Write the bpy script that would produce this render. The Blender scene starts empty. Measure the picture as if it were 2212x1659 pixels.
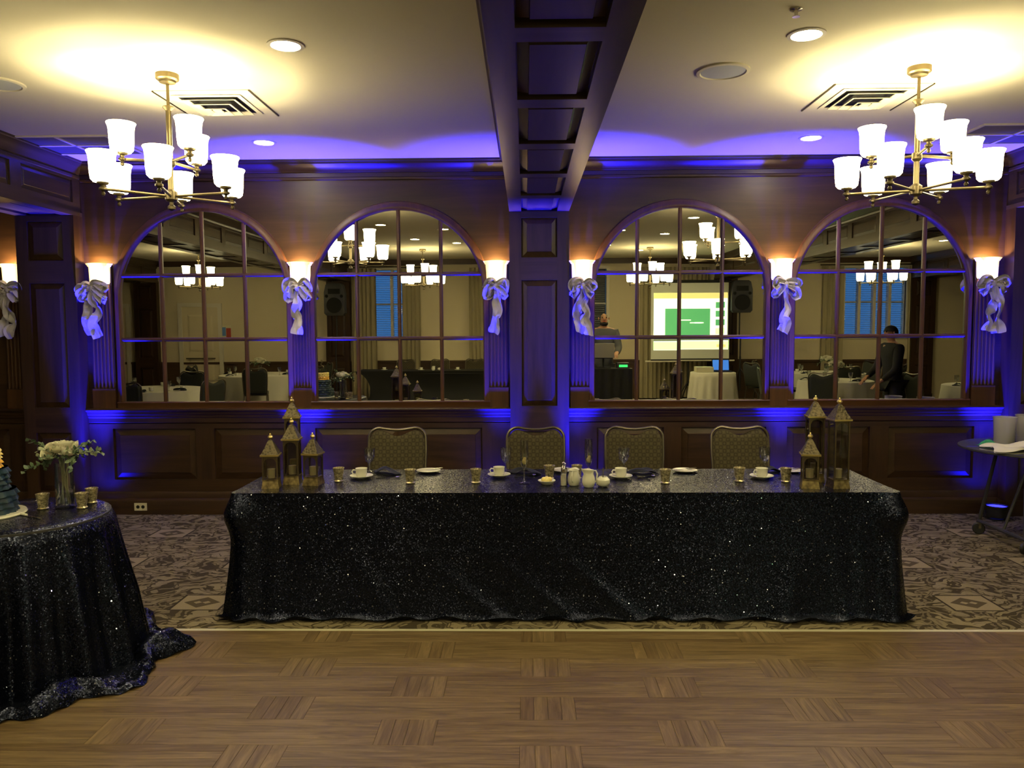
import bpy, math, random
from mathutils import Vector, Matrix
PI = math.pi
R = math.radians
random.seed(7)
scene = bpy.context.scene
col = scene.collection
# ------------------------------------------------------------------ camera
CAM_H, CAM_D, FPX = 1.70, 7.2, 1700.0
cam = bpy.data.cameras.new('camera')
cam.sensor_fit = 'HORIZONTAL'; cam.sensor_width = 36.0; cam.lens = FPX/2212*36.0
cam.clip_start = 0.05; cam.clip_end = 100
co = bpy.data.objects.new('camera', cam); col.objects.link(co)
yaw, pitch, roll = R(1.0), R(3.98), R(0.3)
fw = Vector((-math.sin(yaw)*math.cos(pitch), math.cos(yaw)*math.cos(pitch), -math.sin(pitch)))
rt = Vector((math.cos(yaw), math.sin(yaw), 0)); up = rt.cross(fw)
r2 = rt*math.cos(roll)-up*math.sin(roll); u2 = up*math.cos(roll)+rt*math.sin(roll)
M = Matrix((r2, u2, -fw)).transposed().to_4x4(); M.translation = Vector((0, -CAM_D, CAM_H))
co.matrix_world = M
scene.camera = co
# ------------------------------------------------------------------ world (dusk sky seen through the windows) and exposure
w = bpy.data.worlds.new('dusk'); scene.world = w; w.use_nodes = True
w.node_tree.nodes['Background'].inputs[0].default_value = (0.05, 0.19, 0.50, 1)
w.node_tree.nodes['Background'].inputs[1].default_value = 1.2
vs = scene.view_settings
vs.view_transform = 'Standard'; vs.look = 'None'; vs.gamma = 1.0; vs.use_curve_mapping = False
vs.exposure = 0.0
scene.cycles.caustics_reflective = False
scene.cycles.caustics_refractive = False
scene.cycles.sample_clamp_indirect = 4.0
scene.cycles.max_bounces = 7
scene.cycles.diffuse_bounces = 3
scene.cycles.glossy_bounces = 4
scene.cycles.transmission_bounces = 4
scene.cycles.use_adaptive_sampling = True
scene.cycles.adaptive_threshold = 0.06
# light levels
BULB_W = 17.0          # each chandelier bulb
SHADE_E = 16.0        # glow of each lit glass shade
DOWN_E = 300.0         # recessed lamps
SCONCE_W = 16.0
SCONCE_E = 8.0
BLUE_W = 5000.0
WARM = (1.0, 0.83, 0.32)
BLUE = (0.006, 0.005, 1.0)

# ------------------------------------------------------------------ node helpers
class S:
    """a socket with arithmetic"""
    def __init__(s, nt, sock): s.nt = nt; s.k = sock
    def _m(s, op, o=None, o2=None, clamp=False):
        n = s.nt.nodes.new('ShaderNodeMath'); n.operation = op; n.use_clamp = clamp
        for i, a in enumerate((s, o, o2)):
            if a is None: continue
            if isinstance(a, S): s.nt.links.new(a.k, n.inputs[i])
            else: n.inputs[i].default_value = a
        return S(s.nt, n.outputs[0])
    def __add__(s, o): return s._m('ADD', o)
    def __sub__(s, o): return s._m('SUBTRACT', o)
    def __mul__(s, o): return s._m('MULTIPLY', o)
    def __truediv__(s, o): return s._m('DIVIDE', o)
    def lt(s, o): return s._m('LESS_THAN', o)
    def gt(s, o): return s._m('GREATER_THAN', o)
    def abs(s): return s._m('ABSOLUTE')
    def fract(s): return s._m('FRACT')
    def sin(s): return s._m('SINE')
    def max(s, o): return s._m('MAXIMUM', o)
    def min(s, o): return s._m('MINIMUM', o)
    def inv(s):
        n = s.nt.nodes.new('ShaderNodeMath'); n.operation = 'SUBTRACT'; n.inputs[0].default_value = 1.0
        s.nt.links.new(s.k, n.inputs[1]); return S(s.nt, n.outputs[0])

class NT:
    def __init__(s, name):
        s.m = bpy.data.materials.new(name); s.m.use_nodes = True; s.nt = s.m.node_tree
        s.b = s.nt.nodes['Principled BSDF']; s.out = s.nt.nodes['Material Output']
    def new(s, t, **kw):
        n = s.nt.nodes.new(t)
        for k, v in kw.items(): setattr(n, k, v)
        return n
    def put(s, sock, val):
        if isinstance(val, S): s.nt.links.new(val.k, sock)
        elif hasattr(val, 'is_linked') or hasattr(val, 'links'): s.nt.links.new(val, sock)
        elif isinstance(val, (tuple, list)) and len(val) == 3 and len(sock.default_value) == 4: sock.default_value = (*val, 1)
        else: sock.default_value = val
    def set(s, **kw):
        names = dict(color='Base Color', rough='Roughness', metal='Metallic', spec='Specular IOR Level', emit='Emission Color', estr='Emission Strength',
                     trans='Transmission Weight', ior='IOR', alpha='Alpha', normal='Normal', sheen='Sheen Weight', coat='Coat Weight', sss='Subsurface Weight')
        for k, v in kw.items(): s.put(s.b.inputs[names[k]], v)
        return s
    def coord(s, which='Object'): return s.new('ShaderNodeTexCoord').outputs[which]
    def xyz(s, v):
        n = s.new('ShaderNodeSeparateXYZ'); s.nt.links.new(v, n.inputs[0]); return [S(s.nt, o) for o in n.outputs]
    def vec(s, x, y, z):
        n = s.new('ShaderNodeCombineXYZ')
        for i, a in enumerate((x, y, z)): s.put(n.inputs[i], a)
        return n.outputs[0]
    def mapv(s, v, scale=(1, 1, 1), rot=(0, 0, 0), loc=(0, 0, 0)):
        n = s.new('ShaderNodeMapping'); s.nt.links.new(v, n.inputs[0])
        n.inputs['Scale'].default_value = scale; n.inputs['Rotation'].default_value = rot; n.inputs['Location'].default_value = loc
        return n.outputs[0]
    def noise(s, v, scale=5, detail=3, rough=.5, dist=0):
        n = s.new('ShaderNodeTexNoise'); s.nt.links.new(v, n.inputs['Vector'])
        n.inputs['Scale'].default_value = scale; n.inputs['Detail'].default_value = detail
        n.inputs['Roughness'].default_value = rough; n.inputs['Distortion'].default_value = dist
        return n
    def voro(s, v, scale=5, feature='F1', rnd=1.0, dims='3D'):
        n = s.new('ShaderNodeTexVoronoi', feature=feature, voronoi_dimensions=dims); s.nt.links.new(v, n.inputs['Vector'])
        n.inputs['Scale'].default_value = scale; n.inputs['Randomness'].default_value = rnd
        return n
    def ramp(s, fac, stops):
        n = s.new('ShaderNodeValToRGB'); s.put(n.inputs[0], fac)
        e = n.color_ramp.elements
        while len(e) < len(stops): e.new(0.5)
        for el, (p, c) in zip(e, stops): el.position = p; el.color = (*c, 1)
        return n.outputs[0]
    def mix(s, fac, a, b):
        n = s.new('ShaderNodeMix', data_type='RGBA'); s.put(n.inputs[0], fac); s.put(n.inputs[6], a); s.put(n.inputs[7], b)
        return n.outputs[2]
    def vadd(s, a, b, op='ADD'):
        n = s.new('ShaderNodeVectorMath', operation=op)
        for i, q in enumerate((a, b)):
            if isinstance(q, (tuple, list)): n.inputs[i].default_value = q
            else: s.nt.links.new(q, n.inputs[i])
        return n.outputs[0]
    def bump(s, h, strength=.2, dist=.01):
        n = s.new('ShaderNodeBump'); s.put(n.inputs['Height'], h); n.inputs['Strength'].default_value = strength; n.inputs['Distance'].default_value = dist
        return n.outputs[0]
    def rnd(s): return S(s.nt, s.new('ShaderNodeObjectInfo').outputs['Random'])

def plain(name, color, rough=.5, **kw):
    return NT(name).set(color=color, rough=rough, **kw).m
def emis(name, color, strength, base=None):
    return NT(name).set(color=base or color, rough=.6, emit=color, estr=strength).m

def wood(name, axis, dark, light, rough=.40, k=1.0, bump=.08):
    t = NT(name); v = t.coord()
    sc = [9*k, 9*k, 9*k]; sc[axis] = .8*k
    o = t.rnd()
    v2 = t.vadd(t.mapv(v, tuple(sc)), t.vec(o*7.0, o*3.0, o*5.0))
    n1 = t.noise(v2, 1.0, 5, .6, 1.2)
    sc2 = [60*k]*3; sc2[axis] = 2.5*k
    n2 = t.noise(t.mapv(v, tuple(sc2)), 1.0, 3, .6)
    f = S(t.nt, n1.outputs[0])*.75+S(t.nt, n2.outputs[0])*.25
    c = t.ramp(f, [(.3, dark), (.72, light)])
    n3 = t.noise(v, .9, 2, .5)
    c2 = t.mix(S(t.nt, n3.outputs[0])*.5, c, tuple(x*.55 for x in dark))
    t.set(color=c2, rough=rough, spec=.32, normal=t.bump(n2.outputs[0], bump, .004))
    return t.m

MAT = {}
WD, WL = (.022, .0110, .0060), (.072, .036, .0160)
for ax, nm in ((0, 'x'), (1, 'y'), (2, 'z')):
    MAT['wood_'+nm] = wood('stained_wood_'+nm, ax, WD, WL)
    MAT['frame_'+nm] = wood('frame_wood_'+nm, ax, (.050, .022, .009), (.125, .054, .021))
MAT['beam_y'] = wood('beam_wood_y', 1, (.040, .026, .017), (.105, .070, .042), rough=.30)
MAT['beam_x'] = wood('beam_wood_x', 0, (.040, .026, .017), (.105, .070, .042), rough=.30)
t = NT('cream_paint'); n = t.noise(t.coord(), 30, 2)
t.set(color=(.60, .52, .36), rough=.7, normal=t.bump(n.outputs[0], .04, .003)); MAT['cream'] = t.m
t = NT('ceiling_paint'); n = t.noise(t.coord(), 60, 2); n2 = t.noise(t.coord(), .5, 2)
t.set(color=t.mix(n2.outputs[0], (.62, .57, .45), (.68, .63, .50)), rough=.85, spec=.15, normal=t.bump(n.outputs[0], .03, .002)); MAT['ceiling'] = t.m
MAT['white_trim'] = plain('white_trim', (.62, .58, .48), .5)

def carpet():
    t = NT('leaf_carpet'); v = t.coord(); x, y, z = t.xyz(v)
    wn = t.noise(v, 2.2, 3, .55)
    wv = t.vadd(t.vadd(wn.outputs[1], (-.5, -.5, -.5)), (.7, .7, 0), 'MULTIPLY')
    p = t.vadd(v, wv)
    def leaves(rz, sx, sy, thr, loc):
        vo = t.voro(t.mapv(p, (sx, sy, 1), (0, 0, rz), loc), 1.0, 'F1', .9, '2D')
        d = S(t.nt, vo.outputs['Distance'])
        return d.lt(thr), d
    a, da = leaves(R(25), 4.8, 15, .33, (0, 0, 0))
    b, db = leaves(R(-35), 5.2, 16, .29, (3, 1, 0))
    c, dc = leaves(R(75), 5.5, 17, .27, (7, 5, 0))
    wv2 = t.new('ShaderNodeTexWave', wave_type='BANDS'); t.nt.links.new(t.mapv(p, (1, 1, 1), (0, 0, R(20))), wv2.inputs['Vector'])
    wv2.inputs['Scale'].default_value = 5; wv2.inputs['Distortion'].default_value = 9; wv2.inputs['Detail'].default_value = 2; wv2.inputs['Detail Scale'].default_value = 1.2
    st = S(t.nt, wv2.outputs['Fac']).gt(.66)*.6
    rim = (da.gt(.33)*da.lt(.41)).max(db.gt(.29)*db.lt(.36)*a.inv())
    f = a.max(b*.8).max(st)*(rim*.85).inv()
    core = da.lt(.07).max(db.lt(.06))
    f = f*(core*.35).inv()
    tone = S(t.nt, t.noise(v, 3.0, 1).outputs[0])
    base = t.mix(f*(tone*.5+.72), (.046, .036, .022), (.255, .212, .140))
    px, py = .953, .84
    u = (((x+.13+40*px)/px+.5).fract()-.5)*px
    q = (((y+.72+40*py)/py+.5).fract()-.5)*py
    ua, qa = u.abs(), q.abs()
    sq = ua.lt(.145)*qa.lt(.128)
    outl = ua.lt(.160)*qa.lt(.142)*sq.inv()
    dia = (ua/.115+qa/.095).lt(1.0)
    hour = (ua/.055+qa/.05).lt(1.0)*qa.lt(ua*.8)
    hs = (ua/.075+qa/.062).lt(1.0)*ua.gt(.012)*0.5
    c1 = t.mix(outl, base, (.030, .024, .016))
    c2 = t.mix(sq, c1, (.30, .25, .165))
    c3 = t.mix(sq*dia, c2, (.085, .066, .042))
    c4 = t.mix(sq*hour, c3, (.30, .25, .165))
    fn = t.noise(v, 160, 2)
    c5 = t.mix(S(t.nt, fn.outputs[0])*.45, c4, (.05, .04, .028))
    t.set(color=c5, rough=.95, spec=.1, normal=t.bump(fn.outputs[0], .4, .004))
    return t.m
MAT['carpet'] = carpet()

def parquet(name, axis):
    t = NT(name); v = t.coord(); o = t.rnd()
    sc = [26]*3; sc[axis] = 2.2
    v2 = t.vadd(t.mapv(v, tuple(sc)), t.vec(o*31.0, o*17.0, o*5.0))
    n1 = t.noise(v2, 1.0, 6, .62, 1.8)
    sc2 = [150]*3; sc2[axis] = 6
    n2 = t.noise(t.mapv(v, tuple(sc2)), 1, 3)
    f = S(t.nt, n1.outputs[0])*.8+S(t.nt, n2.outputs[0])*.2
    c = t.ramp(f, [(.28, (.055, .036, .017)), (.50, (.130, .090, .045)), (.74, (.235, .172, .095))])
    tone = t.ramp(o, [(0, (.80, .74, .68)), (.2, (.94, .90, .86)), (.8, (1.0, .98, .95)), (1, (1.16, 1.12, 1.05))])
    mx = t.new('ShaderNodeMix', data_type='RGBA', blend_type='MULTIPLY'); mx.inputs[0].default_value = 1
    t.nt.links.new(c, mx.inputs[6]); t.nt.links.new(tone, mx.inputs[7])
    t.set(color=mx.outputs[2], rough=.42, spec=.35, normal=t.bump(n2.outputs[0], .05, .002))
    return t.m
MAT['parquet_x'] = parquet('oak_strip_x', 0); MAT['parquet_y'] = parquet('oak_strip_y', 1)
MAT['edge_strip'] = plain('pale_edge_metal', (.62, .60, .46), .45, metal=.2)

def sequin(name, c1, c2, scale=210, k=.55, rough=.22):
    t = NT(name); v = t.coord('Object')
    vo = t.voro(v, scale)
    g = t.new('ShaderNodeNewGeometry')
    d = t.vadd(vo.outputs['Color'], (-.5, -.5, -.5))
    d2 = t.vadd(t.vadd(d, t.vadd(d, d, 'MULTIPLY'), 'MULTIPLY'), (k*8, k*8, k*8), 'MULTIPLY')
    nn = t.vadd(g.outputs['Normal'], d2)
    nn = t.vadd(nn, (0, 0, 0), 'NORMALIZE') if False else nn
    n = t.new('ShaderNodeVectorMath', operation='NORMALIZE'); t.nt.links.new(nn, n.inputs[0])
    sx, sy, sz = t.xyz(vo.outputs['Color'])
    # sparkles put in: a few larger cells tilted and coloured pale as glints
    vb = t.voro(v, scale*.62); bx, by, bz = t.xyz(vb.outputs['Color'])
    glint_mask = bx.gt(.984)*S(t.nt, vb.outputs['Distance']).lt(.42)
    db = t.vadd(t.vadd(vb.outputs['Color'], (-.99, -.5, -.5)), (.2, 1.5, 1.5), 'MULTIPLY')
    nb = t.new('ShaderNodeVectorMath', operation='NORMALIZE'); t.nt.links.new(t.vadd(g.outputs['Normal'], db), nb.inputs[0])
    mx = t.new('ShaderNodeMix', data_type='VECTOR'); t.put(mx.inputs[0], glint_mask); t.nt.links.new(n.outputs[0], mx.inputs[4]); t.nt.links.new(nb.outputs[0], mx.inputs[5])
    col_ = t.mix(glint_mask, t.mix(sx, c1, c2), (.55, .58, .75))
    t.set(color=col_, rough=glint_mask*-.1+rough, metal=.85, normal=mx.outputs[1])
    return t.m
MAT['sequin'] = sequin('navy_sequin', (.004, .006, .015), (.026, .031, .062), k=.36)
MAT['black_cloth'] = plain('black_stretch_cloth', (.003, .003, .0035), .8)
MAT['white_cloth'] = plain('white_cloth', (.62, .60, .52), .8)
MAT['napkin_navy'] = plain('navy_napkin', (.006, .008, .02), .85)
def chair_fabric():
    t = NT('olive_checked_fabric'); v = t.coord(); x, y, z = t.xyz(v)
    p = .028
    a = ((x/p).fract()-.5).abs(); b = ((z/p).fract()-.5).abs()
    dot = (a*a+b*b).lt(.07)
    ch = ((x/p)._m('FLOOR')+(z/p)._m('FLOOR'))._m('MODULO', 2.0).abs()
    c = t.mix(ch, (.034, .027, .014), (.058, .047, .023))
    c2 = t.mix(dot*.6, c, (.085, .070, .035))
    n = t.noise(v, 300, 1)
    t.set(color=c2, rough=.9, normal=t.bump(n.outputs[0], .2, .002)); return t.m
MAT['chair_fabric'] = chair_fabric()
MAT['chair_dark'] = plain('dark_green_vinyl', (.022, .026, .02), .7)
MAT['chair_metal'] = plain('bronze_tube', (.14, .12, .09), .35, metal=.8)
MAT['brass'] = plain('antique_brass', (.17, .135, .075), .38, metal=.9)
MAT['dark_brass'] = plain('dark_bronze', (.12, .095, .055), .4, metal=.85)
t = NT('patinated_brass'); n = t.noise(t.coord(), 40, 4); t.set(color=t.ramp(n.outputs[0], [(.35, (.09, .068, .032)), (.65, (.26, .20, .09))]), rough=.42, metal=.8, normal=t.bump(n.outputs[0], .3, .003)); MAT['lantern'] = t.m
t = NT('embossed_tin'); n = t.voro(t.coord(), 70); t.set(color=t.ramp(n.outputs[0], [(.1, (.03, .024, .016)), (.6, (.11, .09, .058))]), rough=.5, metal=.7, normal=t.bump(n.outputs[0], .6, .004)); MAT['lantern_roof'] = t.m
MAT['china'] = plain('white_china', (.72, .71, .62), .18, coat=.3)
MAT['chrome'] = plain('polished_steel', (.65, .63, .58), .15, metal=1.0)
def glass(name, tint=(1, 1, 1), refl=.10, rough=.03):
    t = NT(name); nt = t.nt
    tr = t.new('ShaderNodeBsdfTransparent'); tr.inputs[0].default_value = (*tint, 1)
    gl = t.new('ShaderNodeBsdfGlossy'); gl.inputs['Roughness'].default_value = rough
    lw = t.new('ShaderNodeLayerWeight'); lw.inputs[0].default_value = .35
    f = S(nt, lw.outputs['Facing'])*.55+refl
    mx = t.new('ShaderNodeMixShader'); nt.links.new(f.k, mx.inputs[0]); nt.links.new(tr.outputs[0], mx.inputs[1]); nt.links.new(gl.outputs[0], mx.inputs[2])
    nt.links.new(mx.outputs[0], t.out.inputs[0]); return t.m
MAT['glass'] = glass('clear_glass', (.93, .94, .92), .17)
MAT['bright_brass'] = plain('polished_brass_rim', (.62, .50, .20), .3, metal=.85)
MAT['pane_glass'] = glass('lantern_glass', (.80, .78, .72), .05)
MAT['plastic'] = NT('frosted_plastic').set(color=(.52, .50, .52), rough=.35, alpha=.5).m
t = NT('mercury_glass'); n = t.noise(t.coord(), 90, 4); t.set(color=t.ramp(n.outputs[0], [(.35, (.20, .165, .10)), (.65, (.75, .66, .42))]), rough=.3, metal=.6); MAT['mercury'] = t.m
MAT['mirror'] = plain('mirror_glass', (.80, .80, .74), .0, metal=1.0)
MAT['black_metal'] = plain('black_metal', (.012, .012, .013), .45)
MAT['black'] = plain('black_void', (.004, .004, .004), .9)
MAT['grey_plastic'] = plain('dark_grey_plastic', (.03, .03, .032), .55)
MAT['grille'] = plain('grey_perforated_grille', (.42, .44, .44), .7)
MAT['almond'] = plain('almond_plastic', (.62, .58, .42), .4)
MAT['ribbon'] = plain('white_satin_tulle', (.45, .43, .44), .6, sheen=.3)
MAT['shade'] = emis('lit_opal_glass', (1.0, .86, .48), SHADE_E, (.8, .75, .6))
t = NT('lit_alabaster'); x, y, z = t.xyz(t.coord()); g = (x*x*-420.0)._m('EXPONENT')   # hot spot where the bulb sits behind the stone
t.set(color=(.8, .7, .5), rough=.6, emit=(1.0, .70, .28), estr=g*SCONCE_E+1.1); MAT['sconce_shade'] = t.m
MAT['bulb'] = emis('downlight_lens', (1.0, .84, .38), DOWN_E)
MAT['rose'] = plain('white_rose_petals', (.78, .75, .60), .6, sss=.1)
MAT['leaf'] = plain('eucalyptus_leaf', (.085, .13, .075), .55)
MAT['leaf2'] = plain('pale_green_leaf', (.22, .25, .16), .6)
MAT['butter'] = plain('butter', (.80, .66, .22), .5)
MAT['gold'] = plain('gold_icing', (.75, .42, .05), .45)
MAT['yellow'] = plain('yellow_icing', (.85, .68, .22), .5)
MAT['icing'] = plain('navy_teal_icing', (.006, .028, .05), .5)
MAT['skin'] = plain('skin', (.42, .22, .13), .55, sss=.05)
MAT['green_cloth'] = plain('green_cloth', (.02, .22, .09), .8)
MAT['water'] = MAT['glass']
MAT['candle'] = plain('white_wax', (.75, .72, .60), .5, sss=.1)

# ------------------------------------------------------------------ mesh helpers
class MB:
    def __init__(s): s.v = []; s.f = []
    def add(s, vs, fs):
        b = len(s.v); s.v += [tuple(p) for p in vs]; s.f += [tuple(i+b for i in f) for f in fs]; return s
    def box(s, c, d, rz=0, top=1.0):
        x, y, z = d[0]/2, d[1]/2, d[2]/2; cr, sr = math.cos(rz), math.sin(rz)
        vs = []
        for k, (zz, q) in enumerate(((-z, 1.0), (z, top))):
            for sx, sy in ((-1, -1), (1, -1), (1, 1), (-1, 1)):
                a, b = sx*x*q, sy*y*q
                vs.append((c[0]+a*cr-b*sr, c[1]+a*sr+b*cr, c[2]+zz))
        return s.add(vs, [(0, 3, 2, 1), (4, 5, 6, 7), (0, 1, 5, 4), (1, 2, 6, 5), (2, 3, 7, 6), (3, 0, 4, 7)])
    def bb(s, x0, x1, y0, y1, z0, z1): return s.box(((x0+x1)/2, (y0+y1)/2, (z0+z1)/2), (abs(x1-x0), abs(y1-y0), abs(z1-z0)))
    def lathe(s, prof, n=20, c=(0, 0, 0), a0=0, a1=2*PI, closed=True):
        full = abs(a1-a0-2*PI) < 1e-6; m = n if full else n+1
        vs = []
        for r, z in prof:
            for i in range(m):
                a = a0+(a1-a0)*i/n; vs.append((c[0]+r*math.cos(a), c[1]+r*math.sin(a), c[2]+z))
        fs = []
        for j in range(len(prof)-1):
            for i in range(n):
                i2 = (i+1) % m if full else i+1
                fs.append((j*m+i, j*m+i2, (j+1)*m+i2, (j+1)*m+i))
        b = len(s.v); s.add(vs, fs)
        if full and closed:
            if prof[0][0] > 1e-5: s.f.append(tuple(b+i for i in reversed(range(m))))
            if prof[-1][0] > 1e-5: s.f.append(tuple(b+(len(prof)-1)*m+i for i in range(m)))
        return s
    def tube(s, pts, r, n=8, closed=False, flat=1.0):
        pts = [Vector(p) for p in pts]; k = len(pts)
        rr = r if isinstance(r, (list, tuple)) else [r]*k
        tang = []
        for i in range(k):
            a = pts[(i-1) % k] if (closed or i > 0) else pts[i]; b = pts[(i+1) % k] if (closed or i < k-1) else pts[i]
            d = (b-a); tang.append(d.normalized() if d.length > 1e-9 else Vector((0, 0, 1)))
        nrm = tang[0].orthogonal().normalized(); vs = []
        for i in range(k):
            nrm = (nrm-tang[i]*nrm.dot(tang[i]))
            nrm = nrm.normalized() if nrm.length > 1e-6 else tang[i].orthogonal().normalized()
            bn = tang[i].cross(nrm)
            for j in range(n):
                a = 2*PI*j/n; vs.append(pts[i]+(nrm*math.cos(a)+bn*math.sin(a)*flat)*rr[i])
        fs = []
        for i in range(k if closed else k-1):
            i2 = (i+1) % k
            for j in range(n): fs.append((i*n+j, i*n+(j+1) % n, i2*n+(j+1) % n, i2*n+j))
        b = len(s.v); s.add(vs, fs)
        if not closed:
            s.f.append(tuple(b+j for j in reversed(range(n)))); s.f.append(tuple(b+(k-1)*n+j for j in range(n)))
        return s
    def grid(s, fn, nu, nv, wrapu=False):
        m = nu if wrapu else nu+1
        vs = [fn(i/nu, j/nv) for j in range(nv+1) for i in range(m)]
        fs = []
        for j in range(nv):
            for i in range(nu):
                i2 = (i+1) % m
                fs.append((j*m+i, j*m+i2, (j+1)*m+i2, (j+1)*m+i))
        return s.add(vs, fs)
    def ball(s, c, r, n=12, sz=1.0):
        k = n//2; prof = [(max(r*math.sin(PI*i/k), 1e-6 if 0 < i < k else 0.0), -r*sz*math.cos(PI*i/k)) for i in range(k+1)]
        return s.lathe([(max(a, 1e-4*r), b) for a, b in prof], n, c)
    def prism(s, poly, y0, y1):
        """extrude a polygon in the xz plane from y0 to y1"""
        n = len(poly); vs = [(x, y0, z) for x, z in poly]+[(x, y1, z) for x, z in poly]
        fs = [tuple(range(n)), tuple(range(2*n-1, n-1, -1))]+[(i, i+n, (i+1) % n+n, (i+1) % n) for i in range(n)]
        return s.add(vs, fs)
    def sweepx(s, prof, x0, x1):
        """profile of (y,z) points run along x"""
        n = len(prof); vs = [(x0, y, z) for y, z in prof]+[(x1, y, z) for y, z in prof]
        fs = [(i, i+1, i+1+n, i+n) for i in range(n-1)]+[(n-1, 0, n, 2*n-1), tuple(range(n-1, -1, -1)), tuple(range(n, 2*n))]
        return s.add(vs, fs)
    def sweepy(s, prof, y0, y1):
        n = len(prof); vs = [(x, y0, z) for x, z in prof]+[(x, y1, z) for x, z in prof]
        fs = [(i, i+n, i+1+n, i+1) for i in range(n-1)]+[(n-1, 2*n-1, n, 0), tuple(range(n)), tuple(range(2*n-1, n-1, -1))]
        return s.add(vs, fs)
    def raised(s, c, w, h, bev, d, U, V, N):
        """raised field panel: rectangle w x h centred at c in the plane U,V rising d along N"""
        c, U, V, N = Vector(c), Vector(U), Vector(V), Vector(N)
        vs = []
        for a, b, k in ((w/2, h/2, -.004), (w/2, h/2, 0.0), (w/2-bev, h/2-bev, d*.75), (w/2-bev-.003, h/2-bev-.003, d)):
            for sx, sy in ((-1, -1), (1, -1), (1, 1), (-1, 1)): vs.append(c+U*sx*a+V*sy*b+N*k)
        fs = [(3, 2, 1, 0), (12, 13, 14, 15)]
        for j in range(3):
            for i in range(4): fs.append((j*4+i, j*4+(i+1) % 4, (j+1)*4+(i+1) % 4, (j+1)*4+i))
        return s.add(vs, fs)
    def mesh(s, name, smooth=True, ang=35):
        me = bpy.data.meshes.new(name); me.from_pydata(s.v, [], s.f); me.validate(); me.update()
        import bmesh
        bm = bmesh.new(); bm.from_mesh(me); bmesh.ops.recalc_face_normals(bm, faces=bm.faces); bm.to_mesh(me); bm.free()
        if smooth:
            me.polygons.foreach_set('use_smooth', [True]*len(me.polygons)); me.set_sharp_from_angle(angle=R(ang))
        return me
    def build(s, name, mat, parent=None, loc=(0, 0, 0), smooth=True, ang=35, rz=0):
        me = s.mesh(name, smooth, ang); me.materials.append(MAT[mat] if isinstance(mat, str) else mat)
        return link(name, me, parent, loc, rz)
def link(name, me, parent=None, loc=(0, 0, 0), rz=0):
    o = bpy.data.objects.new(name, me); col.objects.link(o); o.location = loc; o.rotation_euler = (0, 0, rz)
    if parent is not None: o.parent = parent
    return o
def tag(o, label, cat, group=None):
    o['label'] = label; o['category'] = cat
    if group: o['group'] = group
    elif 'group' in o: del o['group']
    return o
def struct(o, label=None):
    o['kind'] = 'structure'
    if label: o['label'] = label
    return o
def empty(name, loc=(0, 0, 0), rz=0, parent=None):
    o = bpy.data.objects.new(name, None); col.objects.link(o); o.location = loc; o.rotation_euler = (0, 0, rz); o.empty_display_size = .05
    if parent is not None: o.parent = parent
    return o
KIDS = {}
def kids(o):
    return [c for c in bpy.data.objects if c.parent == o]
def copy_tree(o, loc=None, rz=None, parent=None):
    c = o.copy(); col.objects.link(c); c.parent = parent
    if loc is not None: c.location = loc
    if rz is not None: c.rotation_euler = (0, 0, rz)
    for ch in kids(o):
        copy_tree(ch, parent=c)
    return c
def point(name, loc, power, color, size=.02, parent=None):
    l = bpy.data.lights.new(name, 'POINT'); l.energy = power; l.color = color; l.shadow_soft_size = size
    o = bpy.data.objects.new(name, l); col.objects.link(o); o.location = loc
    if parent is not None: o.parent = parent
    return o
# ------------------------------------------------------------------ structure
XC = 0.125
CZ = 3.22                     # ceiling height
ROOM_X, ROOM_Y = 12.5, -11.0
PX = [XC-8.86, XC-4.43, XC, XC+4.44, XC+8.87]     # beam / pilaster centre lines
BW = .53                      # beam width
SOF = 2.74                    # beam soffit

struct(MB().bb(-ROOM_X-.2, ROOM_X+.2, ROOM_Y-.3, .2, -.12, 0).build('floor', 'carpet', smooth=False), 'brown and beige leaf patterned carpet with square medallions')
struct(MB().bb(-ROOM_X-.2, ROOM_X+.2, ROOM_Y-.3, .2, CZ, CZ+.12).build('ceiling', 'ceiling', smooth=False), 'smooth cream plaster ceiling')
wb = struct(MB().bb(-ROOM_X, ROOM_X, 0, .15, 0, CZ).build('wall_back', 'wood_x', smooth=False), 'dark stained wood panelled wall holding the arched mirrors')
struct(MB().bb(-ROOM_X-.15, -ROOM_X, ROOM_Y, .15, 0, CZ).build('wall_left', 'cream', smooth=False))
struct(MB().bb(ROOM_X, ROOM_X+.15, ROOM_Y, .15, 0, CZ).build('wall_right', 'cream', smooth=False))

# --- back wall trim, bay by bay between the pilasters
CROWN = [(0, 3.05), (-.020, 3.055), (-.024, 3.072), (-.014, 3.08), (-.014, 3.115), (-.030, 3.122), (-.034, 3.135), (-.062, 3.165), (-.090, 3.182), (-.096, 3.198), (-.108, 3.203), (-.112, CZ), (0, CZ)]
RAIL = [(0, .988), (-.078, .988), (-.082, .978), (-.078, .966), (-.060, .958), (-.056, .936), (-.045, .926), (-.042, .908), (-.032, .898), (-.030, .858), (-.020, .848), (0, .845)]
BASE = [(0, .215), (-.034, .212), (-.040, .196), (-.040, .150), (-.050, .140), (-.054, .125), (-.054, 0), (0, 0)]
bays = [(-ROOM_X, PX[0]-.265), (PX[0]+.265, PX[1]-.265), (PX[1]+.265, PX[2]-.265), (PX[2]+.265, PX[3]-.265), (PX[3]+.265, PX[4]-.265), (PX[4]+.265, ROOM_X)]
for x0, x1 in bays:
    MB().sweepx(CROWN, x0, x1).build('crown_moulding', 'wood_x', wb)
    MB().sweepx(RAIL, x0, x1).build('chair_rail', 'wood_x', wb)
k = 0
for x0, x1 in bays:
    k += 1
    o = struct(MB().sweepx(BASE, x0, x1).build('baseboard_back', 'wood_x'))
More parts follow.
